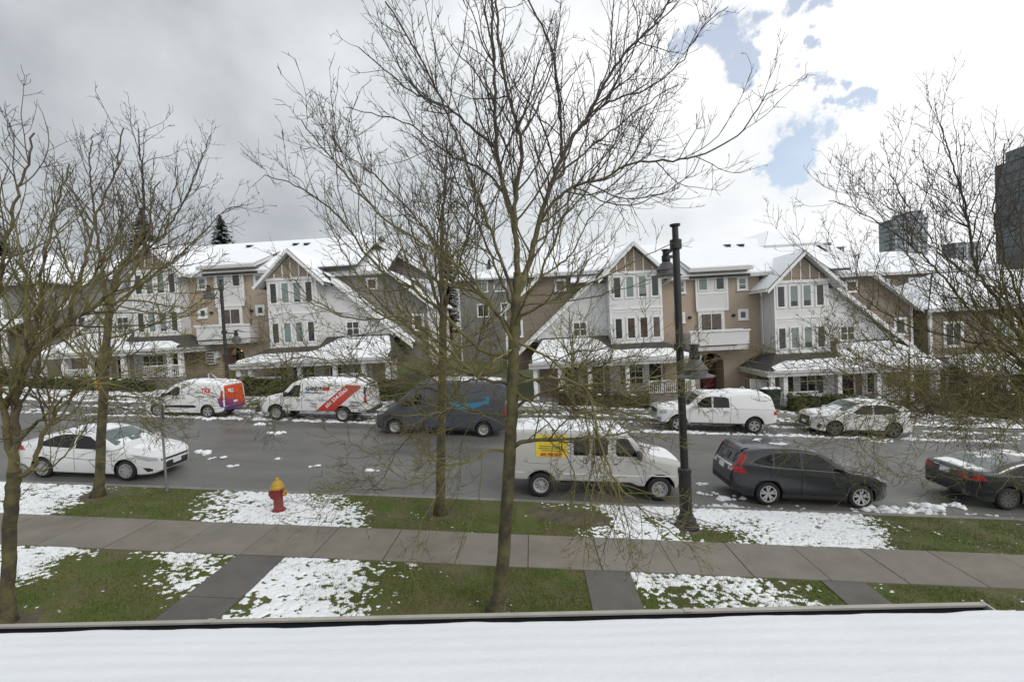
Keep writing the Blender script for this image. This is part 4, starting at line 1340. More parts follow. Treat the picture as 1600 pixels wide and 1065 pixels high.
    def text(s, txt, x, z, size, m, side=-1, name='lettering', ang=0., bold=.0, sx=1., off=.007, center=False):
        cu = bpy.data.curves.new('t', 'FONT'); cu.body = txt; cu.size = size; cu.offset = bold; cu.resolution_u = 2
        o = bpy.data.objects.new('t', cu); COL.objects.link(o)
        dg = bpy.context.evaluated_depsgraph_get(); dg.update()
        me = bpy.data.meshes.new_from_object(o.evaluated_get(dg))
        bpy.data.objects.remove(o)
        w = max((v.co.x for v in me.vertices), default=0)
        ca, sa = math.cos(ang), math.sin(ang)
        for v in me.vertices:
            tx, tz = (v.co.x - (w / 2 if center else 0)) * sx, v.co.y
            tx, tz = tx * ca - tz * sa, tx * sa + tz * ca
            xx = x + tx * (1 if side < 0 else -1); zz = z + tz
            v.co = Vector((xx, side * (float(s.side(xx, zz)) + off), zz))
        me.name = name
        return link(name, me, M[m], s.root)

    def rear_text(s, txt, y, z, size, m, bold=0., off=.012, name='lettering'):
        cu = bpy.data.curves.new('t', 'FONT'); cu.body = txt; cu.size = size; cu.offset = bold; cu.resolution_u = 2
        o = bpy.data.objects.new('t', cu); COL.objects.link(o)
        dg = bpy.context.evaluated_depsgraph_get(); dg.update()
        me = bpy.data.meshes.new_from_object(o.evaluated_get(dg)); bpy.data.objects.remove(o)
        for v in me.vertices:
            yy = y + v.co.x; zz = z + v.co.y
            v.co = Vector((s.end(yy, zz, True) + off, yy, zz))
        me.name = name
        return link(name, me, M[m], s.root)

    def place(s, xfront, yc, right=False, dz=0., turn=0.):
        """front at world xfront; right=True when it faces +X"""
        th = math.atan(G)
        s.root.rotation_euler = (0, -th if right else th, (math.pi if right else 0) + turn)
        s.root.location = (xfront, yc, gz(xfront, -.15 + dz))
        return s


B_, F2 = (-1, 1), (-1, 1)


def inset_poly(p, d):
    c = (sum(a for a, _ in p) / len(p), sum(b for _, b in p) / len(p))
    return [(c[0] + (x - c[0]) * (1 + d / max(.05, abs(x - c[0]))), c[1] + (z - c[1]) * (1 + d / max(.05, abs(z - c[1])))) for x, z in p]


# ---- 1 grey crossover, near kerb right
c = Car('crossover', 'dark grey crossover with tall red tail lights parked right of the street lamp', 'crossover', 4.55,
        [(0, .60), (.03, .74), (.12, .88), (.35, .98), (.8, 1.06), (1.22, 1.12), (1.34, 1.17), (2.08, 1.56), (2.35, 1.615), (2.9, 1.65), (3.5, 1.635), (4.0, 1.585), (4.16, 1.55), (4.30, 1.32), (4.42, 1.10), (4.50, 1.0), (4.54, .8), (4.55, .6)],
        [(0, .36), (.25, .23), (.5, .2), (4.0, .22), (4.3, .30), (4.55, .42)], [(0, .8), (.6, .93), (1.3, 1.02), (3.4, 1.12), (4.2, 1.16), (4.55, 1.1)],
        [(0, .50), (.05, .62), (.18, .76), (.45, .87), (.8, .905), (3.6, .91), (4.05, .87), (4.35, .80), (4.5, .71), (4.55, .62)], 1.68, .19, .11, (.92, 3.54), .345, M['p_grey'])
c.side_patch('cladding', [(1.32, .21), (3.14, .22), (3.14, .36), (1.32, .34)], .006, M['plastic'])
fd = c.side_patch('door', [(1.36, .38), (2.60, .38), (2.62, 1.03), (1.42, .98)], .004, M['p_grey'])
rd = c.side_patch('door', [(2.62, .38), (3.08, .38), (3.28, .72), (3.5, .85), (3.52, 1.08), (2.64, 1.03)], .004, M['p_grey'])
c.handle(2.3, .93, M['p_grey'], (-1, 1), .2, fd); c.handle(3.2, .97, M['p_grey'], (-1, 1), .2, rd)
c.gap([(1.34, .38), (1.36, 1.0)]); c.gap([(2.61, .36), (2.63, 1.55)]); c.gap([(3.1, .36), (3.30, .72), (3.52, .85), (3.55, 1.10)])
c.side_patch('side_window', [(1.50, 1.055), (2.14, 1.50), (2.58, 1.545), (2.58, 1.085)], .005, M['cglass'])
c.side_patch('side_window', [(2.66, 1.09), (2.66, 1.545), (3.05, 1.54), (3.38, 1.50), (3.40, 1.14)], .005, M['cglass'])
c.side_patch('side_window', [(3.45, 1.15), (3.45, 1.49), (3.75, 1.40), (4.02, 1.24), (3.8, 1.19)], .005, M['cglass'])
c.gap([(1.46, 1.04), (3.4, 1.125), (3.82, 1.175), (4.06, 1.245)], .018, m='chrome', name='window_trim')
c.gap([(2.1, 1.515), (2.6, 1.575), (3.1, 1.57), (3.5, 1.515), (3.78, 1.42), (4.06, 1.245)], .014, m='chrome', name='window_trim')
c.top_patch('windscreen', 1.40, 2.06, .70, .60, .005, M['cglass'])
c.top_patch('roof_snow', 2.3, 3.9, .50, .48, 0, M['roof_snow'], lump=.03, hole=.95, seed=4)  # white scraps stand for bright sky mirrored in the bare roof
c.end_patch('rear_window', -.60, .60, 1.14, 1.45, .006, M['cglass'], True, taper=.14, nz=8)
c.top_patch('spoiler', 4.02, 4.24, .60, .58, .022, M['p_grey'])
c.end_patch('brake_light', -.25, .25, 1.485, 1.515, .03, M['red_l'], True)
c.side_patch('tail_light', [(4.14, .93), (4.48, .90), (4.53, .99), (4.45, 1.09), (4.28, 1.09)], .012, M['red_l'])
c.side_patch('tail_light', [(4.13, 1.50), (4.24, 1.49), (4.44, 1.10), (4.31, 1.10), (4.24, 1.24)], .012, M['red_l'])
c.end_patch('tail_lens', .42, .66, .93, 1.02, .012, M['clear_l'], True); c.end_patch('tail_lens', -.66, -.42, .93, 1.02, .012, M['clear_l'], True)
c.end_patch('tailgate_trim', -.55, .55, 1.04, 1.075, .014, M['chrome'], True)
c.end_patch('number_plate', -.16, .16, .88, 1.02, .02, M['plate'], True)
c.end_patch('bumper_cladding', -.66, .66, .43, .60, .010, M['plastic'], True)
c.end_patch('bumper_trim', -.60, .60, .43, .47, .03, M['chrome'], True)
c.end_patch('grille', -.52, .52, .62, .78, .008, M['plastic'])
c.side_patch('headlight', [(.10, .72), (.16, .86), (.42, .94), (.62, .95), (.4, .82)], .008, M['clear_l'])
c.side_patch('wheel_trim', [(4.15, .35), (4.45, .42), (4.5, .55), (4.18, .5)], .006, M['plastic'])
c.mirror(1.52, 1.06, M['p_grey']); c.wheels_add('alloy', 5, .225, .68)
c.top_patch('aerial', 3.86, 4.0, .03, .02, .05, M['p_grey'])
c.place(10.14, 14.03, True)

# ---- 2 white sedan, near kerb left
c = Car('sedan', 'white sedan with snow on its roof parked at the near kerb on the left', 'car', 4.64,
        [(0, .55), (.03, .66), (.15, .76), (.5, .86), (1.0, .95), (1.22, 1.0), (1.34, 1.03), (2.12, 1.38), (2.45, 1.445), (2.9, 1.455), (3.3, 1.42), (3.7, 1.30), (4.14, 1.10), (4.25, 1.08), (4.52, 1.06), (4.58, .98), (4.63, .75), (4.64, .55)],
        [(0, .28), (.25, .19), (.5, .18), (4.2, .2), (4.4, .27), (4.64, .36)], [(0, .7), (.6, .82), (1.3, .90), (3.4, 1.0), (4.2, 1.02), (4.64, .98)],
        [(0, .42), (.05, .56), (.2, .74), (.5, .845), (.9, .88), (3.8, .885), (4.2, .85), (4.45, .78), (4.58, .68), (4.64, .58)], 1.46, .21, .10, (.95, 3.65), .315, M['p_white'])
fd = c.side_patch('door', [(1.38, .30), (2.55, .30), (2.57, .93), (1.42, .88)], .004, M['p_white'])
rd = c.side_patch('door', [(2.59, .30), (3.12, .30), (3.32, .62), (3.52, .75), (3.56, .98), (2.6, .93)], .004, M['p_white'])
c.handle(2.26, .83, M['p_white'], (-1, 1), .2, fd); c.handle(3.24, .87, M['p_white'], (-1, 1), .2, rd)
c.gap([(1.36, .3), (1.37, .9)]); c.gap([(2.57, .28), (2.585, 1.35)]); c.gap([(3.14, .3), (3.34, .62), (3.54, .75), (3.6, 1.0)])
c.side_patch('side_window', [(1.52, .945), (2.18, 1.31), (2.54, 1.365), (2.54, .975)], .005, M['cglass'])
c.side_patch('side_window', [(2.62, .98), (2.62, 1.37), (3.0, 1.365), (3.30, 1.30), (3.72, 1.10), (3.62, 1.02), (3.3, 1.0)], .005, M['cglass'])
c.top_patch('windscreen', 1.40, 2.10, .70, .58, .005, M['cglass_g'])
c.top_patch('rear_window', 3.38, 4.06, .52, .60, .005, M['cglass'])
c.top_patch('snow_cover', 2.15, 3.35, .60, .56, 0, M['snow'], lump=.07, hole=.52, seed=2, nx=24, ny=16)
c.top_patch('snow_cover', 1.36, 1.62, .70, .66, 0, M['snow'], lump=.06, hole=.62, seed=8)
c.top_patch('snow_cover', .35, 1.1, .60, .64, 0, M['snow'], lump=.03, hole=.72, seed=5, nx=20)
c.end_patch('grille', -.56, .56, .58, .64, .010, M['plastic']); c.end_patch('lower_grille', -.50, .50, .30, .52, .008, M['plastic'])
c.end_patch('number_plate', -.16, .16, .40, .52, .022, M['plate'])
c.side_patch('headlight', [(.08, .60), (.12, .70), (.40, .78), (.78, .84), (.5, .70), (.3, .63)], .008, M['clear_l'])
c.side_patch('fog_lamp', [(.12, .30), (.3, .28), (.42, .42), (.25, .40)], .006, M['plastic'])
c.side_patch('tail_light', [(4.18, .86), (4.6, .84), (4.6, .97), (4.3, .99)], .008, M['red_l'])
c.end_patch('trunk_trim', -.4, .4, .80, .85, .01, M['chrome'], True); c.end_patch('bumper_vent', -.5, .5, .38, .5, .008, M['plastic'], True)
c.mirror(1.52, .95, M['p_white'], (.1, .18, .13)); c.wheels_add('alloy', 7, .205, .68, 'steel')
c.place(-11.83, 14.06, True)

# ---- 3 black sedan at the right edge
c = Car('sedan', 'black sedan with icy rear window cut off by the right edge of the picture', 'car', 4.85,
        [(0, .55), (.03, .68), (.15, .78), (.5, .88), (1.1, .96), (1.36, 1.02), (2.15, 1.38), (2.5, 1.44), (2.95, 1.45), (3.35, 1.40), (3.8, 1.27), (4.18, 1.12), (4.3, 1.10), (4.7, 1.08), (4.78, 1.0), (4.84, .75), (4.85, .55)],
        [(0, .28), (.25, .2), (.5, .19), (4.4, .2), (4.6, .27), (4.85, .38)], [(0, .72), (.6, .84), (1.3, .93), (3.4, 1.0), (4.3, 1.02), (4.85, .98)],
        [(0, .45), (.05, .58), (.2, .77), (.5, .87), (.9, .91), (4.0, .915), (4.4, .88), (4.65, .80), (4.8, .70), (4.85, .62)], 1.46, .22, .10, (.97, 3.78), .33, M['p_black'])
fd = c.side_patch('door', [(1.40, .32), (2.62, .32), (2.64, .95), (1.45, .90)], .004, M['p_black'])
rd = c.side_patch('door', [(2.66, .32), (3.22, .32), (3.44, .65), (3.64, .78), (3.68, .99), (2.67, .95)], .004, M['p_black'])
c.handle(2.32, .86, M['chrome'], (-1, 1), .2, fd); c.handle(3.34, .89, M['chrome'], (-1, 1), .2, rd)
c.gap([(2.64, .3), (2.655, 1.35)])
c.side_patch('side_window', [(1.55, .965), (2.22, 1.31), (2.6, 1.36), (2.6, .99)], .005, M['cglass'])
c.side_patch('side_window', [(2.68, .995), (2.68, 1.365), (3.05, 1.355), (3.4, 1.28), (3.86, 1.10), (3.7, 1.03)], .005, M['cglass'])
c.gap([(1.5, .95), (3.72, 1.015), (3.95, 1.10)], .016, m='chrome', name='window_trim')
c.top_patch('windscreen', 1.42, 2.12, .70, .6, .005, M['cglass'])
c.top_patch('rear_window', 3.48, 4.12, .55, .64, .005, M['cglass_g'])
c.top_patch('snow_cover', 3.50, 4.14, .54, .64, 0, M['snow'], lump=.045, hole=.68, seed=12, nx=20)
c.top_patch('snow_cover', 4.2, 4.72, .70, .66, 0, M['snow'], lump=.05, hole=.55, seed=17, nx=18)
c.top_patch('snow_cover', 2.3, 3.3, .55, .5, 0, M['snow'], lump=.035, hole=.66, seed=14)
c.side_patch('tail_light', [(4.40, .84), (4.8, .82), (4.8, .97), (4.5, .99)], .008, M['red_l']); c.end_patch('tail_light', .42, .70, .84, .96, .012, M['red_l'], True); c.end_patch('tail_light', -.70, -.42, .84, .96, .012, M['red_l'], True)
c.end_patch('number_plate', -.16, .16, .84, .97, .016, M['plate'], True); c.end_patch('trunk_trim', -.4, .4, .985, 1.01, .014, M['chrome'], True)
c.end_patch('bumper_vent', -.6, .6, .38, .48, .008, M['plastic'], True)
c.mirror(1.55, .96, M['p_black']); c.wheels_add('alloy', 10, .225, .68, 'lampgrey')
c.place(17.35, 14.35, True)

# ---- 4 silver full size van, near kerb
c = Car('cargo_van', 'old silver van with a yellow sign on its side behind the tallest tree', 'van', 5.25,
        [(0, .75), (.03, .98), (.12, 1.10), (.4, 1.18), (.95, 1.27), (1.08, 1.30), (1.62, 1.84), (1.8, 1.92), (2.4, 1.97), (4.5, 1.98), (5.0, 1.95), (5.16, 1.85), (5.22, 1.2), (5.25, .8)],
        [(0, .42), (.2, .38), (1.4, .42), (1.6, .50), (4.9, .50), (5.05, .5), (5.25, .55)], [(0, 1.0), (.8, 1.18), (1.4, 1.26), (5.25, 1.28)],
        [(0, .70), (.05, .80), (.2, .92), (.5, .985), (4.85, 1.0), (5.1, .985), (5.20, .95), (5.25, .88)], 1.98, .135, .11, (.76, 4.24), .36, M['p_silver'], well_r=.45)
fd = c.side_patch('door', [(1.20, .56), (2.12, .56), (2.13, 1.84), (1.72, 1.82), (1.24, 1.30)], .004, M['p_silver'])
sd = c.side_patch('side_door', [(2.22, .56), (3.36, .56), (3.36, 1.86), (2.22, 1.86)], .004, M['p_silver'])
c.gap([(1.19, .54), (1.22, 1.3)]); c.gap([(2.17, .52), (2.17, 1.88)], .014); c.gap([(3.39, .54), (3.39, 1.88)], .012); c.gap([(2.78, .54), (2.78, 1.3)], .010)
c.handle(2.0, 1.08, M['black'], (-1, 1), .1, fd); c.handle(2.9, 1.08, M['black'], (-1, 1), .07, sd)
c.side_patch('side_window', [(1.38, 1.30), (1.48, 1.30), (1.98, 1.30), (2.06, 1.36), (2.06, 1.80), (1.80, 1.82), (1.70, 1.78)], .010, M['cglass'])
c.side_patch('side_window', [(2.30, 1.36), (2.36, 1.30), (2.72, 1.30), (2.75, 1.34), (2.75, 1.80), (2.36, 1.82), (2.30, 1.76)], .010, M['cglass'])
c.side_patch('side_window', [(2.84, 1.34), (2.88, 1.30), (3.26, 1.30), (3.30, 1.34), (3.30, 1.78), (3.24, 1.82), (2.84, 1.82)], .010, M['cglass'])
c.side_patch('sign_panel', [(3.48, 1.22), (4.42, 1.22), (4.42, 1.86), (3.48, 1.86)], .012, M['yellow_t'], (1,))
c.text('TONY', 3.95, 1.69, .14, 'black_t', 1, bold=.006, off=.02, center=True); c.text('--- ---------- ---', 3.95, 1.58, .07, 'black_t', 1, off=.02, center=True)
for zz, n_ in ((1.52, .66), (1.46, .74), (1.40, .6)):
    c.side_patch('sign_line', [(3.95 - n_ / 2, zz), (3.95 + n_ / 2, zz), (3.95 + n_ / 2, zz + .018), (3.95 - n_ / 2, zz + .018)], .019, M['black_t'], (1,), thick=.004)
c.text('605.788.8877', 3.95, 1.25, .13, 'red_t', 1, bold=.006, off=.02, sx=.92, center=True)
c.gap([(.3, .76), (1.1, .76)], .03, m='p_white', name='side_moulding'); c.gap([(1.3, .74), (3.7, .74)], .035, m='p_white', name='side_moulding'); c.gap([(4.75, .74), (5.18, .74)], .035, m='p_white', name='side_moulding')
c.side_patch('step_bar', [(1.35, .40), (3.65, .40), (3.65, .48), (1.35, .48)], -.01, M['plastic'], thick=.12)
c.top_patch('windscreen', 1.12, 1.60, .76, .70, .006, M['cglass'])
c.top_patch('snow_cover', 1.66, 5.08, .86, .86, 0, M['snow'], lump=.075, hole=.28, seed=21, nx=46, ny=18)
c.top_patch('snow_cover', .10, 1.0, .66, .78, 0, M['snow'], lump=.07, hole=.30, seed=25, nx=20)
c.end_patch('grille', -.45, .45, .72, .98, .012, M['lampgrey']); c.end_patch('bumper', -.9, .9, .42, .60, .06, M['lampgrey'], thick=.1)
c.side_patch('headlight', [(.05, .78), (.07, .98), (.24, 1.0), (.24, .78)], .010, M['clear_l'])
c.side_patch('tail_light', [(5.16, .92), (5.24, .92), (5.23, 1.25), (5.16, 1.25)], .012, M['red_l'])
c.end_patch('rear_window', -.8, -.1, 1.3, 1.74, .008, M['cglass'], True); c.end_patch('rear_window', .1, .8, 1.3, 1.74, .008, M['cglass'], True)
b = MB(); b.box(5.15, 5.33, -.95, .95, .46, .60); b.build('rear_bumper', M['lampgrey'], c.root)
b = MB(); b.box(5.0, 5.32, .88, .96, .38, .42); b.box(5.22, 5.27, .88, .94, .26, .38); b.build('exhaust', M['plastic'], c.root)
c.mirror(1.42, 1.36, M['lampgrey'], (.12, .24, .26)); c.wheels_add('steel', 8, .24, .62, 'steel')
c.place(4.26, 14.12, True)

# ---- 5 white work van with red stripe, far kerb
c = Car('cargo_van', 'white work van with a red diagonal stripe and phone number parked at the far kerb', 'van', 5.68,
        [(0, .72), (.03, .98), (.12, 1.06), (.4, 1.12), (.95, 1.22), (1.12, 1.27), (1.78, 1.93), (1.95, 2.0), (2.5, 2.06), (4.8, 2.06), (5.4, 2.03), (5.54, 1.95), (5.64, 1.2), (5.68, .8)],
        [(0, .45), (.2, .40), (1.4, .45), (1.6, .50), (5.2, .52), (5.4, .52), (5.68, .55)], [(0, 1.0), (.8, 1.14), (1.4, 1.22), (5.68, 1.25)],
        [(0, .74), (.05, .84), (.2, .93), (.5, .98), (1.2, 1.0), (5.2, 1.0), (5.5, .98), (5.62, .95), (5.68, .9)], 2.06, .15, .12, (.98, 4.41), .38, M['p_white'], well_r=.47)
fd = c.side_patch('door', [(1.32, .56), (2.28, .56), (2.28, 1.88), (1.92, 1.87), (1.36, 1.26)], .004, M['p_white'])
c.gap([(1.31, .54), (1.33, 1.26)]); c.gap([(2.31, .52), (2.31, 1.93)], .016); c.gap([(3.62, .54), (3.62, 1.93)], .008)
c.side_patch('side_window', [(1.46, 1.26), (2.20, 1.24), (2.22, 1.82), (2.0, 1.83), (1.9, 1.79)], .010, M['cglass'])
c.handle(2.12, 1.06, M['black'], (-1, 1), .14, fd)
c.side_patch('stripe', [(3.05, .56), (3.95, .56), (5.32, 1.80), (5.28, 1.88), (4.55, 1.90)], .010, M['red_t'], (-1,), nz=8)
c.text('604 534-5565', 3.62, .70, .26, 'white_t', -1, ang=.735, bold=.006, off=.022, sx=.98)
c.text('GANDY', 2.50, 1.58, .235, 'black_t', -1, bold=.012, off=.012, sx=.98)
c.side_patch('logo_flag', [(3.34, 1.58), (3.72, 1.58), (3.72, 1.76), (3.36, 1.76)], .012, M['red_t'], (-1,), thick=.004)
c.side_patch('logo_flag', [(2.50, 1.44), (2.74, 1.44), (2.74, 1.53), (2.50, 1.53)], .012, M['blue_t'], (-1,), thick=.004)
c.text('Installations', 2.78, 1.43, .15, 'grey_t', -1, bold=.004, off=.012)
c.text('Plumbing', 2.45, 1.06, .085, 'grey_t', -1, off=.012, bold=.003); c.text('Heating', 3.2, 1.06, .085, 'grey_t', -1, off=.012, bold=.003)
c.text('Gas Fitting', 2.75, .90, .085, 'grey_t', -1, off=.012, bold=.003); c.text('Fireplaces', 2.75, .76, .085, 'grey_t', -1, off=.012, bold=.003)
c.text('Servicing', 4.80, 1.0, .13, 'grey_t', -1, off=.012, bold=.006, sx=.9); c.text('All Brands', 4.78, .85, .13, 'grey_t', -1, off=.012, bold=.006, sx=.9)
c.text('Residential', 1.5, .78, .08, 'grey_t', -1, off=.012, bold=.003)
c.top_patch('windscreen', 1.16, 1.76, .76, .70, .006, M['cglass'])
c.top_patch('snow_cover', 1.85, 5.45, .84, .84, 0, M['snow'], lump=.06, hole=.18, seed=31, nx=46, ny=18)
c.top_patch('snow_cover', .15, 1.0, .60, .74, 0, M['snow'], lump=.035, hole=.42, seed=32)
b = MB(); b.box(-.10, .14, -.97, .97, .42, .66); b.build('bumper', M['plastic'], c.root)
c.end_patch('grille', -.5, .5, .70, .96, .012, M['plastic']); c.side_patch('headlight', [(.03, .74), (.05, .96), (.24, 1.0), (.2, .76)], .010, M['clear_l'])
c.side_patch('tail_light', [(5.50, 1.04), (5.64, 1.04), (5.61, 1.45), (5.50, 1.45)], .014, M['red_l'])
c.side_patch('pillar_trim', [(5.46, 1.46), (5.62, 1.46), (5.575, 1.84), (5.46, 1.84)], .012, M['plastic'])
c.end_patch('door_trim', -.85, .85, 1.90, 1.95, .012, M['plastic'], True)
c.end_patch('panel_gap', -.006, .006, .6, 1.9, .006, M['well'], True)
c.rear_text('GAS', -.62, 1.60, .20, 'blue_t', .006); c.rear_text('Installations', -.62, 1.46, .12, 'red_t', .004); c.rear_text('Service', -.62, 1.34, .1, 'grey_t', .003); c.rear_text('www', -.62, 1.2, .08, 'grey_t', .003)
c.end_patch('number_plate', .28, .58, .86, 1.0, .014, M['plate'], True); c.end_patch('plate_holder', .24, .62, .83, 1.03, .008, M['plastic'], True)
b = MB(); b.box(5.62, 5.82, -.95, .95, .50, .66); b.build('rear_bumper', M['plastic'], c.root)
c.mirror(1.55, 1.34, M['plastic'], (.12, .22, .24)); c.wheels_add('steel', 8, .245, .60, 'steel')
c.place(-14.14, 23.05, False)

# ---- 6 small white van with orange and purple doors
c = Car('small_van', 'small white delivery van with orange and purple rear doors parked at the far kerb', 'van', 4.42,
        [(0, .62), (.03, .80), (.12, .92), (.4, 1.02), (.8, 1.10), (.98, 1.15), (1.75, 1.70), (1.95, 1.77), (2.4, 1.82), (4.0, 1.80), (4.2, 1.75), (4.27, 1.68), (4.37, 1.0), (4.42, .6)],
        [(0, .32), (.2, .25), (.5, .22), (4.0, .28), (4.2, .32), (4.42, .42)], [(0, .85), (.6, 1.0), (1.2, 1.08), (4.42, 1.12)],
        [(0, .5), (.05, .65), (.2, .80), (.45, .89), (.9, .915), (3.9, .915), (4.2, .90), (4.35, .86), (4.42, .80)], 1.82, .13, .11, (.88, 3.54), .325, M['p_white'])
fd = c.side_patch('door', [(1.18, .42), (2.12, .42), (2.12, 1.62), (1.80, 1.62), (1.22, 1.12)], .004, M['p_white'])
sd = c.side_patch('sliding_door', [(2.18, .42), (3.02, .42), (3.1, .75), (3.14, 1.66), (2.18, 1.66)], .004, M['p_white'])
c.gap([(1.17, .4), (1.19, 1.1)]); c.gap([(2.15, .38), (2.15, 1.68)]); c.gap([(3.06, .4), (3.14, .75), (3.17, 1.68)], .010)
c.side_patch('side_window', [(1.26, 1.13), (1.95, 1.12), (2.08, 1.18), (2.06, 1.54), (1.86, 1.56)], .010, M['cglass'])
c.handle(1.95, 1.0, M['plastic'], (-1, 1), .16, fd); c.handle(2.24, 1.0, M['plastic'], (-1, 1), .16, sd)
c.side_patch('rub_strip', [(1.3, .50), (2.9, .52), (2.98, .60), (2.8, .66), (1.3, .62)], .012, M['plastic'])
c.text('TKE', 3.20, 1.30, .30, 'red_t', -1, bold=.014, off=.012, sx=.92)
c.side_patch('flank_wrap', [(4.06, 1.02), (4.20, .62), (4.34, .55), (4.36, .70), (4.30, 1.1)], .010, M['wrap'], (-1,))
c.end_patch('rear_doors', -.80, .80, .62, 1.66, .012, M['wrap'], True, taper=.10, ny=14, nz=10); c.end_patch('rear_bumper', -.82, .82, .36, .60, .05, M['wrap'], True, thick=.08)
c.rear_text('TKE', -.50, 1.28, .26, 'white_t', .010, .022)
c.end_patch('number_plate', -.16, .16, .72, .84, .022, M['plate'], True); c.end_patch('panel_gap', -.006, .006, .62, 1.6, .016, M['well'], True)
c.side_patch('tail_light', [(4.22, .92), (4.36, .92), (4.31, 1.42), (4.22, 1.42)], .012, M['red_l'])
c.top_patch('windscreen', 1.0, 1.74, .74, .66, .006, M['cglass'])
c.top_patch('snow_cover', 1.85, 4.16, .76, .76, 0, M['snow'], lump=.06, hole=.22, seed=41, nx=36, ny=16); c.top_patch('snow_cover', .2, .95, .6, .7, 0, M['snow'], lump=.05, hole=.35, seed=42); c.top_patch('snow_cover', 1.0, 1.3, .74, .70, 0, M['snow'], lump=.05, hole=.5, seed=43)
c.end_patch('grille', -.5, .5, .55, .76, .008, M['plastic']); c.side_patch('headlight', [(.10, .74), (.14, .90), (.4, .98), (.55, .98), (.35, .82)], .008, M['clear_l'])
c.mirror(1.35, 1.14, M['plastic'], (.1, .2, .2)); c.wheels_add('alloy', 5, .205, .66, 'steel')
c.place(-20.3, 23.0, False)

# ---- 7 navy delivery van in the lane
c = Car('delivery_van', 'dark blue high roof delivery van with a light blue curved arrow', 'van', 5.99,
        [(0, .62), (.03, .85), (.10, 1.0), (.35, 1.12), (.75, 1.30), (.9, 1.38), (1.9, 2.28), (2.1, 2.40), (2.5, 2.49), (3.2, 2.52), (5.5, 2.52), (5.85, 2.48), (5.93, 2.38), (5.97, 1.2), (5.99, .6)],
        [(0, .30), (.2, .24), (.5, .24), (5.5, .30), (5.99, .36)], [(0, 1.0), (.6, 1.2), (1.2, 1.32), (5.99, 1.38)],
        [(0, .62), (.05, .76), (.2, .90), (.5, .985), (1.0, 1.02), (5.7, 1.025), (5.9, 1.0), (5.99, .95)], 2.52, .10, .14, (.95, 4.99), .345, M['p_navy'])
fd = c.side_patch('door', [(1.30, .42), (2.22, .42), (2.24, 2.0), (1.92, 2.02), (1.32, 1.45)], .004, M['p_navy'])
sd = c.side_patch('sliding_door', [(2.32, .42), (3.62, .42), (3.62, 2.3), (2.32, 2.3)], .004, M['p_navy'])
c.gap([(1.27, .4), (1.30, 1.4)]); c.gap([(2.28, .38), (2.28, 2.3)], .016); c.gap([(3.66, .38), (3.66, 2.3)], .016)
c.gap([(2.4, 1.30), (5.8, 1.30)], .03, m='lampgrey', name='side_moulding'); c.gap([(2.4, .98), (4.4, .98)], .02, m='p_grey', name='side_moulding')
c.side_patch('side_window', [(1.28, 1.36), (1.55, 1.34), (2.14, 1.42), (2.16, 1.86), (1.92, 1.88)], .010, M['cglass'])
c.handle(2.06, 1.16, M['plastic'], (-1, 1), .16, fd); c.handle(2.38, 1.16, M['plastic'], (-1, 1), .16, sd)
# smile arrow: a curved band and a barb
pts = [(3.42 + 1.72 * t, 1.62 - .26 * math.sin(math.pi * (.06 + .86 * t)) + .10 * t) for t in np.linspace(0, 1, 18)]
wds = [.045 + .085 * math.sin(math.pi * (.12 + .8 * t)) for t in np.linspace(0, 1, 18)]
up_ = [(p[0], p[1] + w) for p, w in zip(pts, wds)]; dn = [(p[0], p[1] - w) for p, w in zip(pts, wds)]
c.side_patch('smile_arrow', dn + up_[::-1], .012, M['cyan_t'], (-1,), nx=30, thick=.004)
c.side_patch('arrow_head', [(4.86, 1.80), (5.18, 1.86), (5.24, 1.80), (5.20, 1.48), (5.12, 1.50), (5.10, 1.74)], .013, M['cyan_t'], (-1,), nx=16, thick=.004)
c.top_patch('windscreen', .95, 1.86, .82, .74, .006, M['cglass'])
c.top_patch('snow_cover', 2.3, 5.8, .86, .86, 0, M['slush'], lump=.035, hole=.45, seed=51, nx=40, ny=18)
c.end_patch('bumper', -.86, .86, .28, .56, .02, M['plastic'], thick=.05); c.end_patch('grille', -.6, .6, .62, .82, .010, M['plastic'])
c.side_patch('headlight', [(.10, .86), (.18, 1.05), (.5, 1.20), (.62, 1.20), (.5, 1.0), (.25, .88)], .010, M['clear_l'])
c.side_patch('arch_trim', [(.18, .30), (.42, .34), (.5, .62), (.75, .82), (1.15, .82), (1.42, .6), (1.5, .34), (1.62, .32), (1.58, .72), (1.2, .95), (.7, .95), (.3, .75)], .0, M['plastic'], nx=24)
c.side_patch('sill_trim', [(1.55, .27), (4.5, .30), (4.5, .42), (1.55, .40)], .008, M['plastic'])
c.side_patch('tail_light', [(5.90, .9), (5.97, .9), (5.96, 1.35), (5.90, 1.35)], .01, M['red_l'])
c.mirror(1.42, 1.48, M['plastic'], (.14, .24, .34)); c.wheels_add('steel', 8, .225, .62, 'steel')
c.place(-7.38, 20.95, False)

# ---- 8 white pickup with canopy
c = Car('pickup', 'white pickup truck with a snowy canopy parked at the far kerb behind the street lamp', 'truck', 5.75,
        [(0, .78), (.03, 1.0), (.10, 1.10), (.5, 1.17), (1.2, 1.22), (1.42, 1.27), (2.05, 1.78), (2.3, 1.87), (2.7, 1.91), (3.35, 1.91), (3.6, 1.93), (4.0, 1.99), (4.6, 2.01), (5.2, 1.96), (5.45, 1.82), (5.66, 1.22), (5.72, 1.15), (5.75, .8)],
        [(0, .48), (.25, .42), (.5, .44), (5.2, .46), (5.75, .56)], [(0, 1.0), (.8, 1.12), (1.4, 1.18), (5.75, 1.2)],
        [(0, .68), (.05, .80), (.2, .92), (.5, .985), (1.0, 1.0), (5.2, 1.0), (5.55, .985), (5.7, .95), (5.75, .9)], 2.0, .19, .12, (.95, 4.65), .39, M['p_white'], well_r=.48)
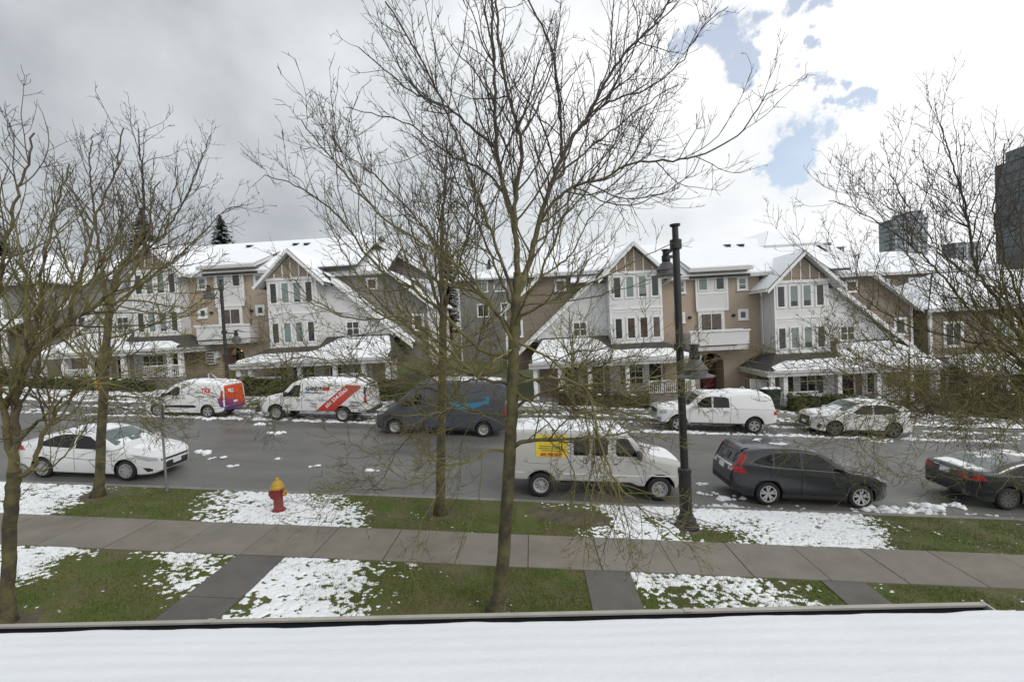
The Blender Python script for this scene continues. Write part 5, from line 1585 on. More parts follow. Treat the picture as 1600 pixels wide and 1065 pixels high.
fd = c.side_patch('door', [(1.50, .52), (2.58, .52), (2.58, 1.14), (1.54, 1.12)], .004, M['p_white']); rd = c.side_patch('door', [(2.62, .52), (3.42, .52), (3.44, 1.16), (2.62, 1.14)], .004, M['p_white'])
c.handle(2.3, 1.06, M['chrome'], (-1, 1), .2, fd); c.handle(3.16, 1.08, M['chrome'], (-1, 1), .2, rd)
c.gap([(1.48, .5), (1.5, 1.16)]); c.gap([(2.60, .5), (2.60, 1.8)]); c.gap([(3.47, .5), (3.49, 1.85)], .014); c.gap([(3.5, 1.20), (5.6, 1.20)], .010)
c.side_patch('side_window', [(1.64, 1.22), (2.12, 1.66), (2.36, 1.75), (2.55, 1.77), (2.55, 1.24)], .010, M['cglass'])
c.side_patch('side_window', [(2.64, 1.24), (2.64, 1.77), (3.2, 1.76), (3.38, 1.70), (3.42, 1.26)], .010, M['cglass'])
c.top_patch('windscreen', 1.46, 2.03, .76, .68, .006, M['cglass'])
c.top_patch('snow_cover', 2.25, 3.5, .68, .68, 0, M['snow'], lump=.05, hole=.30, seed=61, nx=20); c.top_patch('snow_cover', 3.55, 5.3, .72, .66, 0, M['snow'], lump=.05, hole=.25, seed=62, nx=26)
c.top_patch('snow_cover', .15, 1.2, .62, .78, 0, M['snow'], lump=.07, hole=.25, seed=63, nx=20)
c.side_patch('tail_light', [(5.56, .96), (5.74, .96), (5.72, 1.14), (5.56, 1.14)], .014, M['red_l']); c.side_patch('headlight', [(.05, .85), (.08, 1.04), (.4, 1.1), (.36, .88)], .01, M['clear_l'])
c.end_patch('grille', -.55, .55, .72, 1.02, .012, M['chrome']); c.end_patch('rear_window', -.6, .6, 1.35, 1.75, .008, M['cglass'], True, taper=.15)
b = MB(); b.box(-.08, .12, -.92, .92, .5, .7); b.build('bumper', M['chrome'], c.root)
b = MB(); b.box(5.70, 5.88, -.92, .92, .54, .72); b.build('rear_bumper', M['chrome'], c.root)
c.side_patch('side_step', [(1.6, .40), (3.7, .40), (3.7, .45), (1.6, .45)], .02, M['plastic'], thick=.12)
c.mirror(1.72, 1.26, M['p_white'], (.12, .22, .22)); c.wheels_add('alloy', 5, .25, .62, 'steel')
c.place(6.06, 23.35, False)

# ---- 9 white crossover, far kerb right
c = Car('crossover', 'white crossover speckled with snow parked in front of the clipped hedge', 'crossover', 4.89,
        [(0, .60), (.03, .78), (.14, .92), (.4, 1.02), (.95, 1.09), (1.3, 1.13), (1.42, 1.17), (2.2, 1.57), (2.5, 1.645), (3.0, 1.68), (3.6, 1.66), (4.1, 1.58), (4.3, 1.53), (4.62, 1.20), (4.76, 1.08), (4.86, .85), (4.89, .6)],
        [(0, .32), (.25, .24), (.5, .22), (4.3, .24), (4.6, .32), (4.89, .45)], [(0, .84), (.6, .98), (1.4, 1.06), (3.6, 1.14), (4.5, 1.18), (4.89, 1.1)],
        [(0, .48), (.06, .62), (.2, .79), (.5, .90), (.9, .935), (3.9, .94), (4.35, .90), (4.65, .81), (4.82, .70), (4.89, .6)], 1.69, .2, .11, (.95, 3.74), .37, M['p_pearl'])
c.side_patch('cladding', [(1.4, .23), (3.3, .24), (3.3, .36), (1.4, .34)], .006, M['plastic'])
fd = c.side_patch('door', [(1.44, .40), (2.72, .40), (2.74, 1.07), (1.5, 1.02)], .004, M['p_pearl']); rd = c.side_patch('door', [(2.76, .40), (3.26, .40), (3.46, .76), (3.68, .9), (3.72, 1.12), (2.77, 1.07)], .004, M['p_pearl'])
c.handle(2.42, .97, M['chrome'], (-1, 1), .2, fd); c.handle(3.38, 1.01, M['chrome'], (-1, 1), .2, rd)
c.gap([(1.42, .4), (1.44, 1.05)]); c.gap([(2.74, .38), (2.755, 1.55)])
c.side_patch('side_window', [(1.62, 1.10), (2.28, 1.51), (2.7, 1.57), (2.7, 1.13)], .006, M['cglass']); c.side_patch('side_window', [(2.78, 1.135), (2.78, 1.575), (3.3, 1.56), (3.62, 1.50), (3.98, 1.32), (3.7, 1.19)], .006, M['cglass'])
c.gap([(1.56, 1.085), (3.72, 1.175), (4.05, 1.32)], .018, m='chrome', name='window_trim')
c.top_patch('windscreen', 1.48, 2.18, .72, .62, .006, M['cglass_g'])
c.top_patch('sunroof', 2.45, 3.1, .50, .50, .006, M['cglass'])
c.top_patch('snow_cover', 2.35, 4.1, .60, .58, 0, M['snow'], lump=.06, hole=.55, seed=71, nx=30); c.top_patch('snow_cover', .25, 1.3, .60, .74, 0, M['snow'], lump=.055, hole=.5, seed=72, nx=22); c.top_patch('snow_cover', 1.45, 1.75, .72, .7, 0, M['snow'], lump=.05, hole=.6, seed=73)
c.end_patch('grille', -.50, .50, .36, .86, .010, M['plastic'], taper=.25, nz=8); c.end_patch('number_plate', -.16, .16, .5, .63, .02, M['plate'])
c.end_patch('grille_trim', -.54, -.50, .36, .86, .014, M['chrome'], ny=2); c.end_patch('grille_trim', .50, .54, .36, .86, .014, M['chrome'], ny=2)
c.side_patch('headlight', [(.12, .82), (.18, .93), (.5, .99), (.66, 1.0), (.4, .86)], .008, M['clear_l']); c.side_patch('fog_lamp', [(.16, .40), (.3, .38), (.36, .56), (.22, .6)], .006, M['plastic'])
c.side_patch('tail_light', [(4.45, 1.0), (4.8, .98), (4.76, 1.08), (4.5, 1.12)], .01, M['red_l'])
c.mirror(1.65, 1.10, M['p_pearl']); c.wheels_add('alloy', 5, .235, .70, 'lampgrey')
c.place(13.6, 23.3, False)
# ------------------------------------------------------------------ bare trees


class Tree:
    def __init__(s, seed, dens=1.0, twig_r=.0042, far=False):
        s.r = random.Random(seed); s.P = []; s.R = []; s.L = []; s.lev = []
        s.dens = dens; s.tr = twig_r; s.far = far; s.low = -9.

    def chain(s, pts, rads, lev):
        i0 = len(s.P)
        for p, r in zip(pts, rads):
            s.P.append(p); s.R.append(r)
        for i in range(i0, len(s.P) - 1):
            s.L.append((i, i + 1)); s.lev.append(lev)

    def grow(s, p, d, L, r, lev, up):
        rn = s.r; seg = (.16, .14, .10, .06, .05)[lev] * (1.6 if s.far else 1)
        n = max(3, int(L / seg)); st = L / n
        wob = (.10, .12, .14, .17, .2)[lev]
        x, y, z = p; dx, dy, dz = d
        pts = [p]; dirs = [d]
        ju = rn.uniform(.5, 1.3) * up
        for i in range(n):
            dx += rn.gauss(0, wob); dy += rn.gauss(0, wob); dz += rn.gauss(0, wob) + ju * .09
            l = math.sqrt(dx * dx + dy * dy + dz * dz); dx /= l; dy /= l; dz /= l
            x += dx * st; y += dy * st; z += dz * st
            pts.append((x, y, z)); dirs.append((dx, dy, dz))
        r1 = max(s.tr * .62, r * .38)
        rads = [r + (r1 - r) * (i / n) for i in range(n + 1)]
        s.chain(pts, rads, lev)
        s.kids(pts, dirs, rads, L, lev, up)

    def kids(s, pts, dirs, rads, L, lev, up, start=.15):
        rn = s.r
        if lev >= 4: return
        per_m = (3.0, 4.2, 3.0, 2.0)[lev] * s.dens * (1.35 if up < .65 else 1)
        if s.far and lev >= 2: per_m *= .6
        if s.far and lev >= 3: return
        cnt = L * per_m; k = int(cnt) + (rn.random() < cnt - int(cnt))
        n = len(pts) - 1
        for _ in range(k):
            t = start + (1 - start) * rn.random() ** .9
            i = min(n, int(t * n + .5))
            d = Vector(dirs[i]); a = Vector((rn.gauss(0, 1), rn.gauss(0, 1), rn.gauss(0, 1) + .25 * up))
            a = a - d * a.dot(d)
            if a.length < 1e-3: continue
            a.normalize(); an = rn.uniform(.45, 1.05)
            nd = d * math.cos(an) + a * math.sin(an)
            cl = (.55, .45, .42, .4)[lev] * L * (1.1 - .82 * t) * rn.uniform(.45, 1.3)
            cl = min(cl, (2.3, 1.35, .55, .16)[lev]); cl = max(cl, (.30, .16, .07, .035)[lev])
            cr = max(s.tr, min(rads[i] * .55, (.016, .0085, .0052, .0042)[lev] * (cl / (2.2, 1.15, .5, .16)[lev]) ** .5 * 1.15))
            s.grow(pts[i], tuple(nd), cl, cr, lev + 1, up)

    def limb(s, pts, r0, r1, lev=0, up=1., kids=True, start=.12, wob=.012):
        """a traced limb through given world points"""
        pts = [Vector(p) for p in pts]
        q = []
        P = [pts[0] * 2 - pts[1]] + pts + [pts[-1] * 2 - pts[-2]]
        for i in range(1, len(P) - 2):
            n = max(2, int((P[i + 1] - P[i]).length / .11))
            for k in range(n):
                t = k / n
                a, b, c, d = P[i - 1], P[i], P[i + 1], P[i + 2]
                v = .5 * ((2 * b) + (c - a) * t + (2 * a - 5 * b + 4 * c - d) * t * t + (3 * b - a - 3 * c + d) * t ** 3)
                q.append(v)
        q.append(pts[-1])
        rn = s.r
        q = [v + Vector((rn.gauss(0, wob), rn.gauss(0, wob * 1.5), rn.gauss(0, wob))) * (0 if i == 0 else 1) for i, v in enumerate(q)]
        n = len(q) - 1; L = sum((q[i + 1] - q[i]).length for i in range(n))
        dirs = [tuple((q[min(i + 1, n)] - q[max(i - 1, 0)]).normalized()) for i in range(n + 1)]
        rads = [r0 + (r1 - r0) * (i / n) ** .62 for i in range(n + 1)]
        pt = [tuple(v) for v in q]
        s.chain(pt, rads, 0)
        if kids: s.kids(pt, dirs, rads, L, 0 if L > 1.6 else 1, up, start)
        return pt, dirs, rads

    def mesh(s, name, ofs):
        P = np.array(s.P) - np.array(ofs); R_ = np.array(s.R); Lk = np.array(s.L); lev = np.array(s.lev)
        T = np.zeros_like(P)
        d = P[Lk[:, 1]] - P[Lk[:, 0]]; d /= np.maximum(np.linalg.norm(d, axis=1, keepdims=True), 1e-6)
        np.add.at(T, Lk[:, 0], d); np.add.at(T, Lk[:, 1], d)
        T /= np.maximum(np.linalg.norm(T, axis=1, keepdims=True), 1e-6)
        ref = np.where(np.abs(T[:, 2:3]) < .9, np.array([[0, 0, 1.]]), np.array([[1., 0, 0]]))
        # keep one reference inside each link so rings do not twist
        Vs = []; Fs = []; base = 0
        for lo, hi, n in ((0, 0, 8), (1, 1, 5), (2, 9, 3)):
            m = (lev >= lo) & (lev <= hi)
            if not m.any(): continue
            k = Lk[m]; a, b = k[:, 0], k[:, 1]
            rf = ref[a]
            out = []
            for e in (a, b):
                t_ = T[e]; sd = np.cross(t_, rf); sd /= np.maximum(np.linalg.norm(sd, axis=1, keepdims=True), 1e-6); u = np.cross(sd, t_)
                an = np.arange(n) * 2 * np.pi / n
                ring = P[e][:, None, :] + R_[e][:, None, None] * (sd[:, None, :] * np.cos(an)[None, :, None] + u[:, None, :] * np.sin(an)[None, :, None])
                out.append(ring)
            V = np.concatenate(out, 1).reshape(-1, 3)
            N = len(k); i0 = base + np.arange(N)[:, None] * 2 * n; kk = np.arange(n)[None, :]
            F_ = np.stack([i0 + kk, i0 + (kk + 1) % n, i0 + n + (kk + 1) % n, i0 + n + kk], -1).reshape(-1, 4)
            Vs.append(V); Fs.append(F_); base += len(V)
        return np_mesh(name, np.concatenate(Vs), np.concatenate(Fs), True)


def build_tree(label, base, trunk_pts, trunk_r, T, group='bare street trees', flare=1.7):
    root = empty('bare_tree', base, label, 'tree', group)
    b = MB(base)
    n = len(trunk_pts)
    P = [Vector(p) for p in trunk_pts]
    q = []; rr = []
    for i in range(n - 1):
        for k in range(5):
            t = k / 5; q.append(P[i].lerp(P[i + 1], t)); rr.append(trunk_r[i] + (trunk_r[i + 1] - trunk_r[i]) * t)
    q.append(P[-1]); rr.append(trunk_r[-1])
    rn = T.r
    q = [v + Vector((rn.gauss(0, .006), rn.gauss(0, .006), 0)) for v in q]
    for i, v in enumerate(q):
        h = v.z - base[2]
        rr[i] *= 1 + (flare - 1) * math.exp(-max(0, h) / .13)
    b.tube(q, rr, 14)
    b.build('trunk', M['bark'], root, smooth=True)
    me = T.mesh('crown', base)
    link('crown', me, M['twig'], root)
    return root


def tr(Y, *px):
    """pixels with a distance each: (x, y, dY)"""
    return [tuple(at(p[0], p[1], Y + (p[2] if len(p) > 2 else 0))) for p in px]


# --- the big tree on the front lawn
Y0 = 7.47
T = Tree(101, 1.45)
base = tuple(at(775, 958, Y0)); base = (base[0], base[1], gz(base[0]) - .02)
tk = [base] + tr(Y0, (786, 880), (792, 790), (797, 700), (801, 620), (803, 550), (806, 480), (809, 425))
L_ = T.limb
L_(tr(Y0, (809, 425), (804, 360), (792, 310), (782, 270, .1), (776, 220, .15), (772, 120, .2), (768, 0, .3), (766, -60, .3)), .052, .016)
L_(tr(Y0, (808, 440), (806, 380, -.1), (806, 300, -.2), (815, 240, -.3), (806, 188, -.4), (792, 140, -.4), (780, 60, -.5), (772, -30, -.5)), .05, .014)
L_(tr(Y0, (807, 470), (829, 400, .1), (848, 327, .2), (881, 237, .3), (919, 180, .4), (945, 131, .4), (975, 86, .5), (1020, 41, .5), (1052, -10, .5)), .062, .014)
L_(tr(Y0, (845, 345, .2), (875, 305, .1), (904, 289, 0), (945, 278, -.1), (990, 255, -.2), (1073, 248, -.3), (1140, 221, -.4), (1170, 191, -.4), (1197, 150, -.4), (1215, 139, -.4)), .032, .007)
L_(tr(Y0, (878, 245, .3), (876, 190, .2), (870, 130, 0), (862, 80, -.1), (845, 40, -.2), (820, -10, -.3)), .03, .012)
L_(tr(Y0, (915, 185, .4), (950, 160, .2), (1010, 140, 0), (1060, 100, -.1), (1100, 40, -.2), (1140, 10, -.2)), .02, .006)
L_(tr(Y0, (862, 290, .2), (900, 250, .5), (960, 200, .7), (1000, 170, .9), (1060, 130, 1.0)), .024, .008)
L_(tr(Y0, (776, 230, .15), (748, 210, .2), (700, 169, .2), (643, 143, .2), (600, 110, .1), (560, 75, 0)), .03, .008)
L_(tr(Y0, (796, 320), (760, 270, .2), (700, 240, .3), (640, 195, .4), (590, 180, .4), (540, 168, .4)), .028, .007)
L_(tr(Y0, (806, 470), (770, 370, -.3), (735, 270, -.6), (700, 180, -.8), (650, 80, -1), (600, 0, -1.1)), .032, .010)
L_(tr(Y0, (803, 560), (750, 545, .1), (690, 485, .1), (650, 455, 0), (613, 433, 0), (575, 400, -.1), (530, 340, -.2), (480, 300, -.2), (412, 272, -.2)), .045, .007)
L_(tr(Y0, (802, 600), (750, 590, .2), (700, 545, .3), (661, 517, .4), (640, 501, .4), (617, 496, .4), (582, 499, .4), (550, 497, .5), (500, 480, .5), (440, 450, .6)), .034, .007, up=.5)
L_(tr(Y0, (804, 520), (740, 450, .4), (690, 390, .8), (640, 330, 1.0), (580, 270, 1.2), (520, 230, 1.3)), .034, .008)
L_(tr(Y0, (803, 540), (770, 480, -.3), (720, 420, -.6), (660, 380, -.9), (590, 330, -1.1), (520, 250, -1.2), (470, 190, -1.3)), .034, .007)
L_(tr(Y0, (797, 706), (765, 702, -.1), (735, 722, -.2), (690, 730, -.2), (650, 755, -.2), (590, 765, -.1), (540, 762, 0), (490, 778, 0)), .022, .005, up=.25)
L_(tr(Y0, (798, 670), (760, 650, .2), (690, 640, .4), (640, 683, .5), (617, 710, .5), (600, 745, .5), (570, 772, .5)), .018, .006, up=.2)
L_(tr(Y0, (797, 700), (815, 690, -.1), (845, 688, -.2), (895, 687, -.3), (950, 680, -.3), (1000, 672, -.3)), .045, .010, up=.5)
L_(tr(Y0, (800, 640), (850, 612, .2), (920, 600, .3), (1000, 590, .4), (1060, 582, .4), (1120, 560, .4), (1185, 566, .4)), .032, .006, up=.5)
L_(tr(Y0, (801, 600), (860, 590, -.3), (915, 610, -.5), (935, 680, -.6), (955, 740, -.7), (980, 772, -.8), (1020, 813, -.8), (1060, 838, -.8), (1086, 862, -.8)), .030, .008, up=.1)
L_(tr(Y0, (803, 530), (860, 562, .3), (920, 610, .4), (960, 640, .5), (1000, 655, .5), (1040, 690, .5)), .028, .006, up=.3)
L_(tr(Y0, (805, 500), (850, 475, -.2), (900, 450, -.3), (950, 430, -.4), (1000, 405, -.5), (1050, 380, -.5)), .030, .006)
L_(tr(Y0, (802, 580), (850, 600, .5), (900, 640, .8), (950, 640, 1.0), (1000, 610, 1.1), (1060, 590, 1.1)), .026, .006, up=.4)
L_(tr(Y0, (806, 480), (850, 430, .5), (890, 400, .8), (930, 330, 1.0), (980, 300, 1.2), (1040, 290, 1.3)), .026, .006)
L_(tr(Y0, (804, 510), (820, 470, -.6), (850, 420, -1.0), (880, 340, -1.3), (900, 260, -1.5), (930, 160, -1.6)), .028, .008)
L_(tr(Y0, (803, 545), (775, 560, -.5), (740, 600, -.8), (700, 640, -1.0), (640, 650, -1.1), (560, 640, -1.1)), .026, .006, up=.3)
L_(tr(Y0, (805, 490), (780, 430, .6), (750, 360, 1.0), (720, 300, 1.3), (690, 210, 1.5), (660, 130, 1.6)), .028, .008)
L_(tr(Y0, (801, 610), (840, 640, -.4), (880, 700, -.7), (900, 750, -.8), (890, 790, -.8)), .018, .005, up=.1)
L_(tr(Y0, (799, 650), (740, 640, .5), (650, 600, .8), (580, 600, .9), (500, 560, 1.0), (440, 570, 1.0), (380, 640, 1.0)), .024, .006, up=.35)
build_tree('tallest bare tree with mossy forked trunk standing closest to the snowy roof edge, mid picture', base, tk, [.125, .112, .107, .104, .10, .093, .083, .075], T)

# --- smaller tree left of it on the verge
Y0 = 11.39
T = Tree(202, 1.2, .0052)
base = (-2.59, 11.39, gz(-2.59) - .02)
tk = [base] + tr(Y0, (689, 700), (691, 610), (692, 540), (692, 470))
L_ = T.limb
L_(tr(Y0, (692, 470), (690, 400), (692, 330, .1), (697, 260, .1), (700, 190, .1)), .085, .015)
L_(tr(Y0, (692, 500), (670, 430, .3), (640, 350, .6), (620, 280, .8)), .05, .012)
L_(tr(Y0, (692, 490), (715, 420, -.3), (740, 340, -.5), (760, 270, -.6)), .05, .012)
L_(tr(Y0, (691, 560), (650, 520, -.4), (590, 470, -.8), (540, 400, -1.0), (510, 340, -1.1)), .045, .010)
L_(tr(Y0, (691, 570), (735, 530, .5), (790, 480, .9), (830, 410, 1.2)), .045, .010)
L_(tr(Y0, (690, 640), (640, 600, .6), (580, 590, 1.0), (520, 560, 1.3)), .036, .008, up=.5)
L_(tr(Y0, (690, 650), (720, 600, -.5), (760, 590, -.9), (800, 570, -1.2), (850, 560, -1.3)), .036, .008, up=.5)
L_(tr(Y0, (692, 480), (700, 400, 1.0), (690, 320, 1.6), (670, 250, 1.9)), .04, .010)
L_(tr(Y0, (692, 480), (680, 410, -1.0), (690, 330, -1.6), (710, 250, -1.9)), .04, .010)
L_(tr(Y0, (691, 600), (650, 580, -1.0), (610, 570, -1.6), (580, 600, -1.9)), .03, .008, up=.3)
L_(tr(Y0, (691, 590), (730, 570, 1.0), (760, 540, 1.6), (800, 520, 1.9)), .03, .008, up=.5)
build_tree('slender mossy bare tree on the grass verge just left of the tallest tree', base, tk, [.125, .112, .105, .098, .09], T)

# --- tree by the white sedan
Y0 = 11.64
T = Tree(303, 1.35, .0052)
base = (-12.08, 11.64, gz(-12.08) - .02)
tk = [base] + tr(Y0, (158, 700), (162, 620), (166, 550), (170, 490))
L_ = T.limb
L_(tr(Y0, (170, 490), (185, 420), (215, 380), (225, 320, .2), (220, 250, .2), (215, 200, .2)), .09, .012)
L_(tr(Y0, (170, 500), (160, 430), (150, 350, .3), (140, 270, .4), (145, 210, .4)), .06, .012)
L_(tr(Y0, (185, 425), (250, 370, .3), (290, 310, .5), (310, 260, .6), (330, 210, .6)), .045, .009)
L_(tr(Y0, (172, 480), (240, 430, -.4), (300, 380, -.7), (350, 330, -.9), (380, 320, -.9)), .04, .008)
L_(tr(Y0, (168, 530), (230, 510, .4), (300, 480, .7), (340, 440, .9)), .036, .008)
L_(tr(Y0, (165, 570), (220, 550, -.5), (280, 560, -.8), (330, 570, -1.0)), .03, .007, up=.4)
L_(tr(Y0, (164, 590), (110, 540, .4), (60, 480, .7), (20, 420, .9)), .045, .009)
L_(tr(Y0, (163, 610), (110, 590, -.4), (50, 580, -.7), (0, 560, -.9)), .036, .008, up=.5)
L_(tr(Y0, (168, 510), (120, 450, -.5), (90, 370, -.9), (80, 290, -1.1)), .045, .010)
L_(tr(Y0, (163, 620), (210, 620, .4), (260, 640, .7), (290, 680, .9)), .026, .006, up=.2)
L_(tr(Y0, (170, 490), (190, 410, 1.0), (190, 340, 1.5), (180, 280, 1.8)), .04, .010)
L_(tr(Y0, (163, 630), (200, 640, -.6), (240, 655, -.9), (290, 690, -1.1)), .024, .006, up=.2)
build_tree('mossy bare tree standing on the verge beside the white sedan', base, tk, [.115, .104, .098, .09, .082], T)

# --- dark trunk at the left edge, on the lawn
Y0 = 6.66
T = Tree(404, 1.3, .0042)
base = tuple(at(10, 972, Y0)); base = (base[0], base[1], gz(base[0]) - .02)
tk = [base] + tr(Y0, (12, 900), (15, 830), (19, 775), (22, 735))
L_ = T.limb
L_(tr(Y0, (22, 740), (24, 660), (32, 590, .1), (60, 545, .2), (100, 510, .3), (150, 477, .3), (200, 433, .3), (228, 388, .3), (236, 330, .3), (246, 280, .3)), .07, .010)
L_(tr(Y0, (22, 742), (50, 735, .1), (66, 683, .2), (85, 650, .3), (115, 617, .3), (160, 600, .3), (215, 612, .3), (260, 640, .3)), .045, .007, up=.3)
L_(tr(Y0, (22, 735), (5, 640, -.1), (-12, 540, -.2), (0, 430, -.2), (20, 330, -.2), (40, 265, -.1), (52, 205, 0)), .055, .012)
L_(tr(Y0, (30, 600), (60, 480, -.1), (72, 390, -.2), (92, 320, -.2), (108, 255, -.2)), .035, .010)
L_(tr(Y0, (100, 510, .3), (130, 420, .4), (150, 340, .5), (180, 260, .5), (190, 200, .5)), .035, .009)
L_(tr(Y0, (150, 477, .3), (220, 470, .5), (280, 480, .6), (330, 470, .7)), .025, .006, up=.4)
L_(tr(Y0, (26, 690), (80, 640, -.4), (130, 600, -.6), (200, 580, -.8), (250, 575, -.8)), .03, .006, up=.3)
L_(tr(Y0, (24, 720), (70, 735, -.3), (110, 700, -.5), (140, 660, -.6)), .02, .006, up=.3)
L_(tr(Y0, (5, 640), (40, 560, -.6), (40, 440, -1.0), (20, 340, -1.2)), .04, .010)
build_tree('thick dark forked bare tree cut by the left edge of the picture', base, tk, [.10, .088, .085, .088, .085], T)

# --- tree just outside the right edge, its boughs reach in
Y0 = 11.4
T = Tree(505, 1.25, .0052)
X5 = 13.3
base = (X5, Y0, gz(X5) - .02)
bt = lambda z, dy=0., dx=0.: (X5 + dx, Y0 + dy, gz(X5) + z)
tk = [base, bt(.9), bt(1.8, 0, -.03), bt(2.6, 0, -.06)]
L_ = T.limb
L_([bt(2.55)] + tr(Y0, (1600, 535), (1560, 470), (1525, 420), (1512, 340, .1), (1490, 260, .1), (1468, 195, .1)), .085, .011)
L_([bt(2.4)] + tr(Y0, (1590, 560), (1530, 500, .2), (1480, 440, .3), (1420, 380, .4), (1340, 330, .5), (1295, 312, .5)), .06, .009)
L_([bt(2.6)] + tr(Y0, (1600, 480), (1565, 390, -.2), (1552, 330, -.3), (1562, 280, -.3), (1570, 225, -.3)), .05, .011)
L_([bt(2.1)] + tr(Y0, (1600, 610), (1520, 590, .3), (1430, 580, .5), (1350, 560, .7), (1290, 520, .8)), .045, .008, up=.5)
L_([bt(1.9)] + tr(Y0, (1600, 650), (1520, 650, -.4), (1430, 640, -.7), (1360, 610, -.9), (1300, 570, -1.0), (1250, 550, -1.0)), .045, .007, up=.4)
L_([bt(1.8)] + tr(Y0, (1590, 640), (1500, 600, -.8), (1400, 610, -1.2), (1340, 680, -1.3), (1390, 735, -1.3), (1436, 746, -1.3)), .03, .006, up=.1)
L_([bt(2.3)] + tr(Y0, (1590, 560), (1500, 530, .8), (1400, 500, 1.2), (1310, 430, 1.5), (1240, 380, 1.7)), .045, .008)
L_([bt(2.5)] + tr(Y0, (1580, 480), (1500, 420, -.8), (1430, 340, -1.2), (1390, 270, -1.4)), .045, .009)
L_([bt(2.2)] + tr(Y0, (1590, 600), (1560, 580, -1.0), (1500, 640, -1.5), (1450, 680, -1.7)), .035, .007, up=.3)
L_([bt(2.0)] + tr(Y0, (1590, 640), (1540, 620, .9), (1480, 630, 1.5), (1420, 660, 1.8)), .035, .007, up=.3)
L_([bt(2.6)] + tr(Y0, (1610, 420), (1590, 330, .6), (1560, 260, .9)), .045, .010)
L_([bt(2.4)] + tr(Y0, (1570, 540), (1510, 550, .4), (1460, 560, .6), (1400, 540, .8), (1350, 480, .9)), .04, .008)
build_tree('dense mossy bare boughs reaching in from the right edge above the black sedan', base, tk, [.16, .145, .135, .12], T)


def wild(label, x, y, h, seed, r0=.11, spread=1.0, dens=.9):
    T = Tree(seed, dens, .0075, far=True)
    rn = T.r
    base = (x, y, gz(x) - .02)
    tk = [base, (x + rn.gauss(0, .04), y, base[2] + h * .18), (x + rn.gauss(0, .08), y, base[2] + h * .36)]
    top = (x + rn.gauss(0, .3), y + rn.gauss(0, .3), base[2] + h)
    T.limb([tk[2], (tk[2][0] + rn.gauss(0, .1), y, base[2] + h * .6), top], r0 * .7, .012, start=0)
    for k in range(9):
        a = k * 2.4 + rn.random(); f_ = rn.uniform(.25, .55); ln = h * rn.uniform(.28, .42) * spread
        p = Vector(tk[1]).lerp(Vector(tk[2]), min(1, f_ / .4)) if f_ < .36 else Vector((tk[2][0], y, base[2] + h * f_))
        q = p + Vector((math.cos(a) * ln * .45, math.sin(a) * ln * .45, ln * .5)); e = p + Vector((math.cos(a) * ln * .85, math.sin(a) * ln * .85, ln * 1.15))
        T.limb([p, q, e], r0 * .42, .011)
    return build_tree(label, base, tk, [r0, r0 * .85, r0 * .72], T, 'young street trees across the road', 1.4)


wild('young bare tree across the road left of the yellow hazard marker', -25.3, 25.3, 6.0, 11, .14)
wild('slim dark bare tree in front of the right block\'s left porch', 2.2, 25.4, 6.2, 12, .10, .9)
wild('slim bare tree across the road behind the white crossover', 20.6, 25.6, 5.2, 13, .09, .8)
wild('bare tree between the two townhouse blocks behind the navy van', -5.6, 27.8, 6.0, 14, .12, .9)
wild('young bare tree across the road at the right, in front of the right edge house', 29.0, 26.2, 6.0, 15, .12)
wild('thin bare sapling in front of the left block\'s right porch', -14.6, 26.0, 4.6, 16, .06, .8, .7)


def conifer(label, x, y, ztop, h, seed, wid=.20):
    rn = np.random.RandomState(seed)
    root = empty('conifer', (x, y, ztop - h), label, 'tree', 'conifers behind the roofs')
    b = MB(); b.tube([(0, 0, 0), (0, 0, h * .97)], [h * .018, .03], 8); b.build('trunk', M['bark'], root)
    # drooping sprays of needles
    V = []; Fq = []
    n = int(h * 70)
    for i in range(n):
        t = rn.uniform(.05, 1) ** .8; z = h * t
        L = h * wid * (1 - t) ** .85 * rn.uniform(.55, 1.15) + .12
        a = rn.uniform(0, 6.283); ca, sa = math.cos(a), math.sin(a)
        m_ = 7
        for k in range(m_):
            u = (k + rn.uniform(.2, .9)) / m_; r_ = L * u
            cz_ = z - L * .30 * u * u + .10 * L * u
            w = .12 * L * (1.1 - .6 * u) + .05
            ln = L / m_ * 1.9
            px_, py_ = ca * r_, sa * r_
            dd = rn.uniform(-.5, .5)
            ex, ey = math.cos(a + dd), math.sin(a + dd)
            i0 = len(V)
            V += [(px_ - ey * w, py_ + ex * w, cz_ - rn.uniform(0, .12)), (px_ + ey * w, py_ - ex * w, cz_ - rn.uniform(0, .12)), (px_ + ex * ln, py_ + ey * ln, cz_ - rn.uniform(.02, .22) * ln)]
            Fq.append((i0, i0 + 1, i0 + 2))
    link('crown', np_mesh('crown', V, np.array(Fq), False), M['needle'], root)
    return root


conifer('small dark conifer poking above the snowy roof left of the left block\'s ridge', -41.7, 60, 17.3, 16, 1, .32)
conifer('dark conifer behind the left gable, half hidden by bare branches', -54.5, 62, 19.6, 18, 2, .3)
conifer('dark conifer behind the roofs just left of the tallest tree', -12.6, 70, 13.4, 15, 3, .3)
conifer('dark conifer far behind at the left edge', -72, 58, 19.5, 18, 4, .3)
conifer('low dark conifer behind the gap between the blocks, right of the other', -6.5, 75, 11.5, 12, 5)


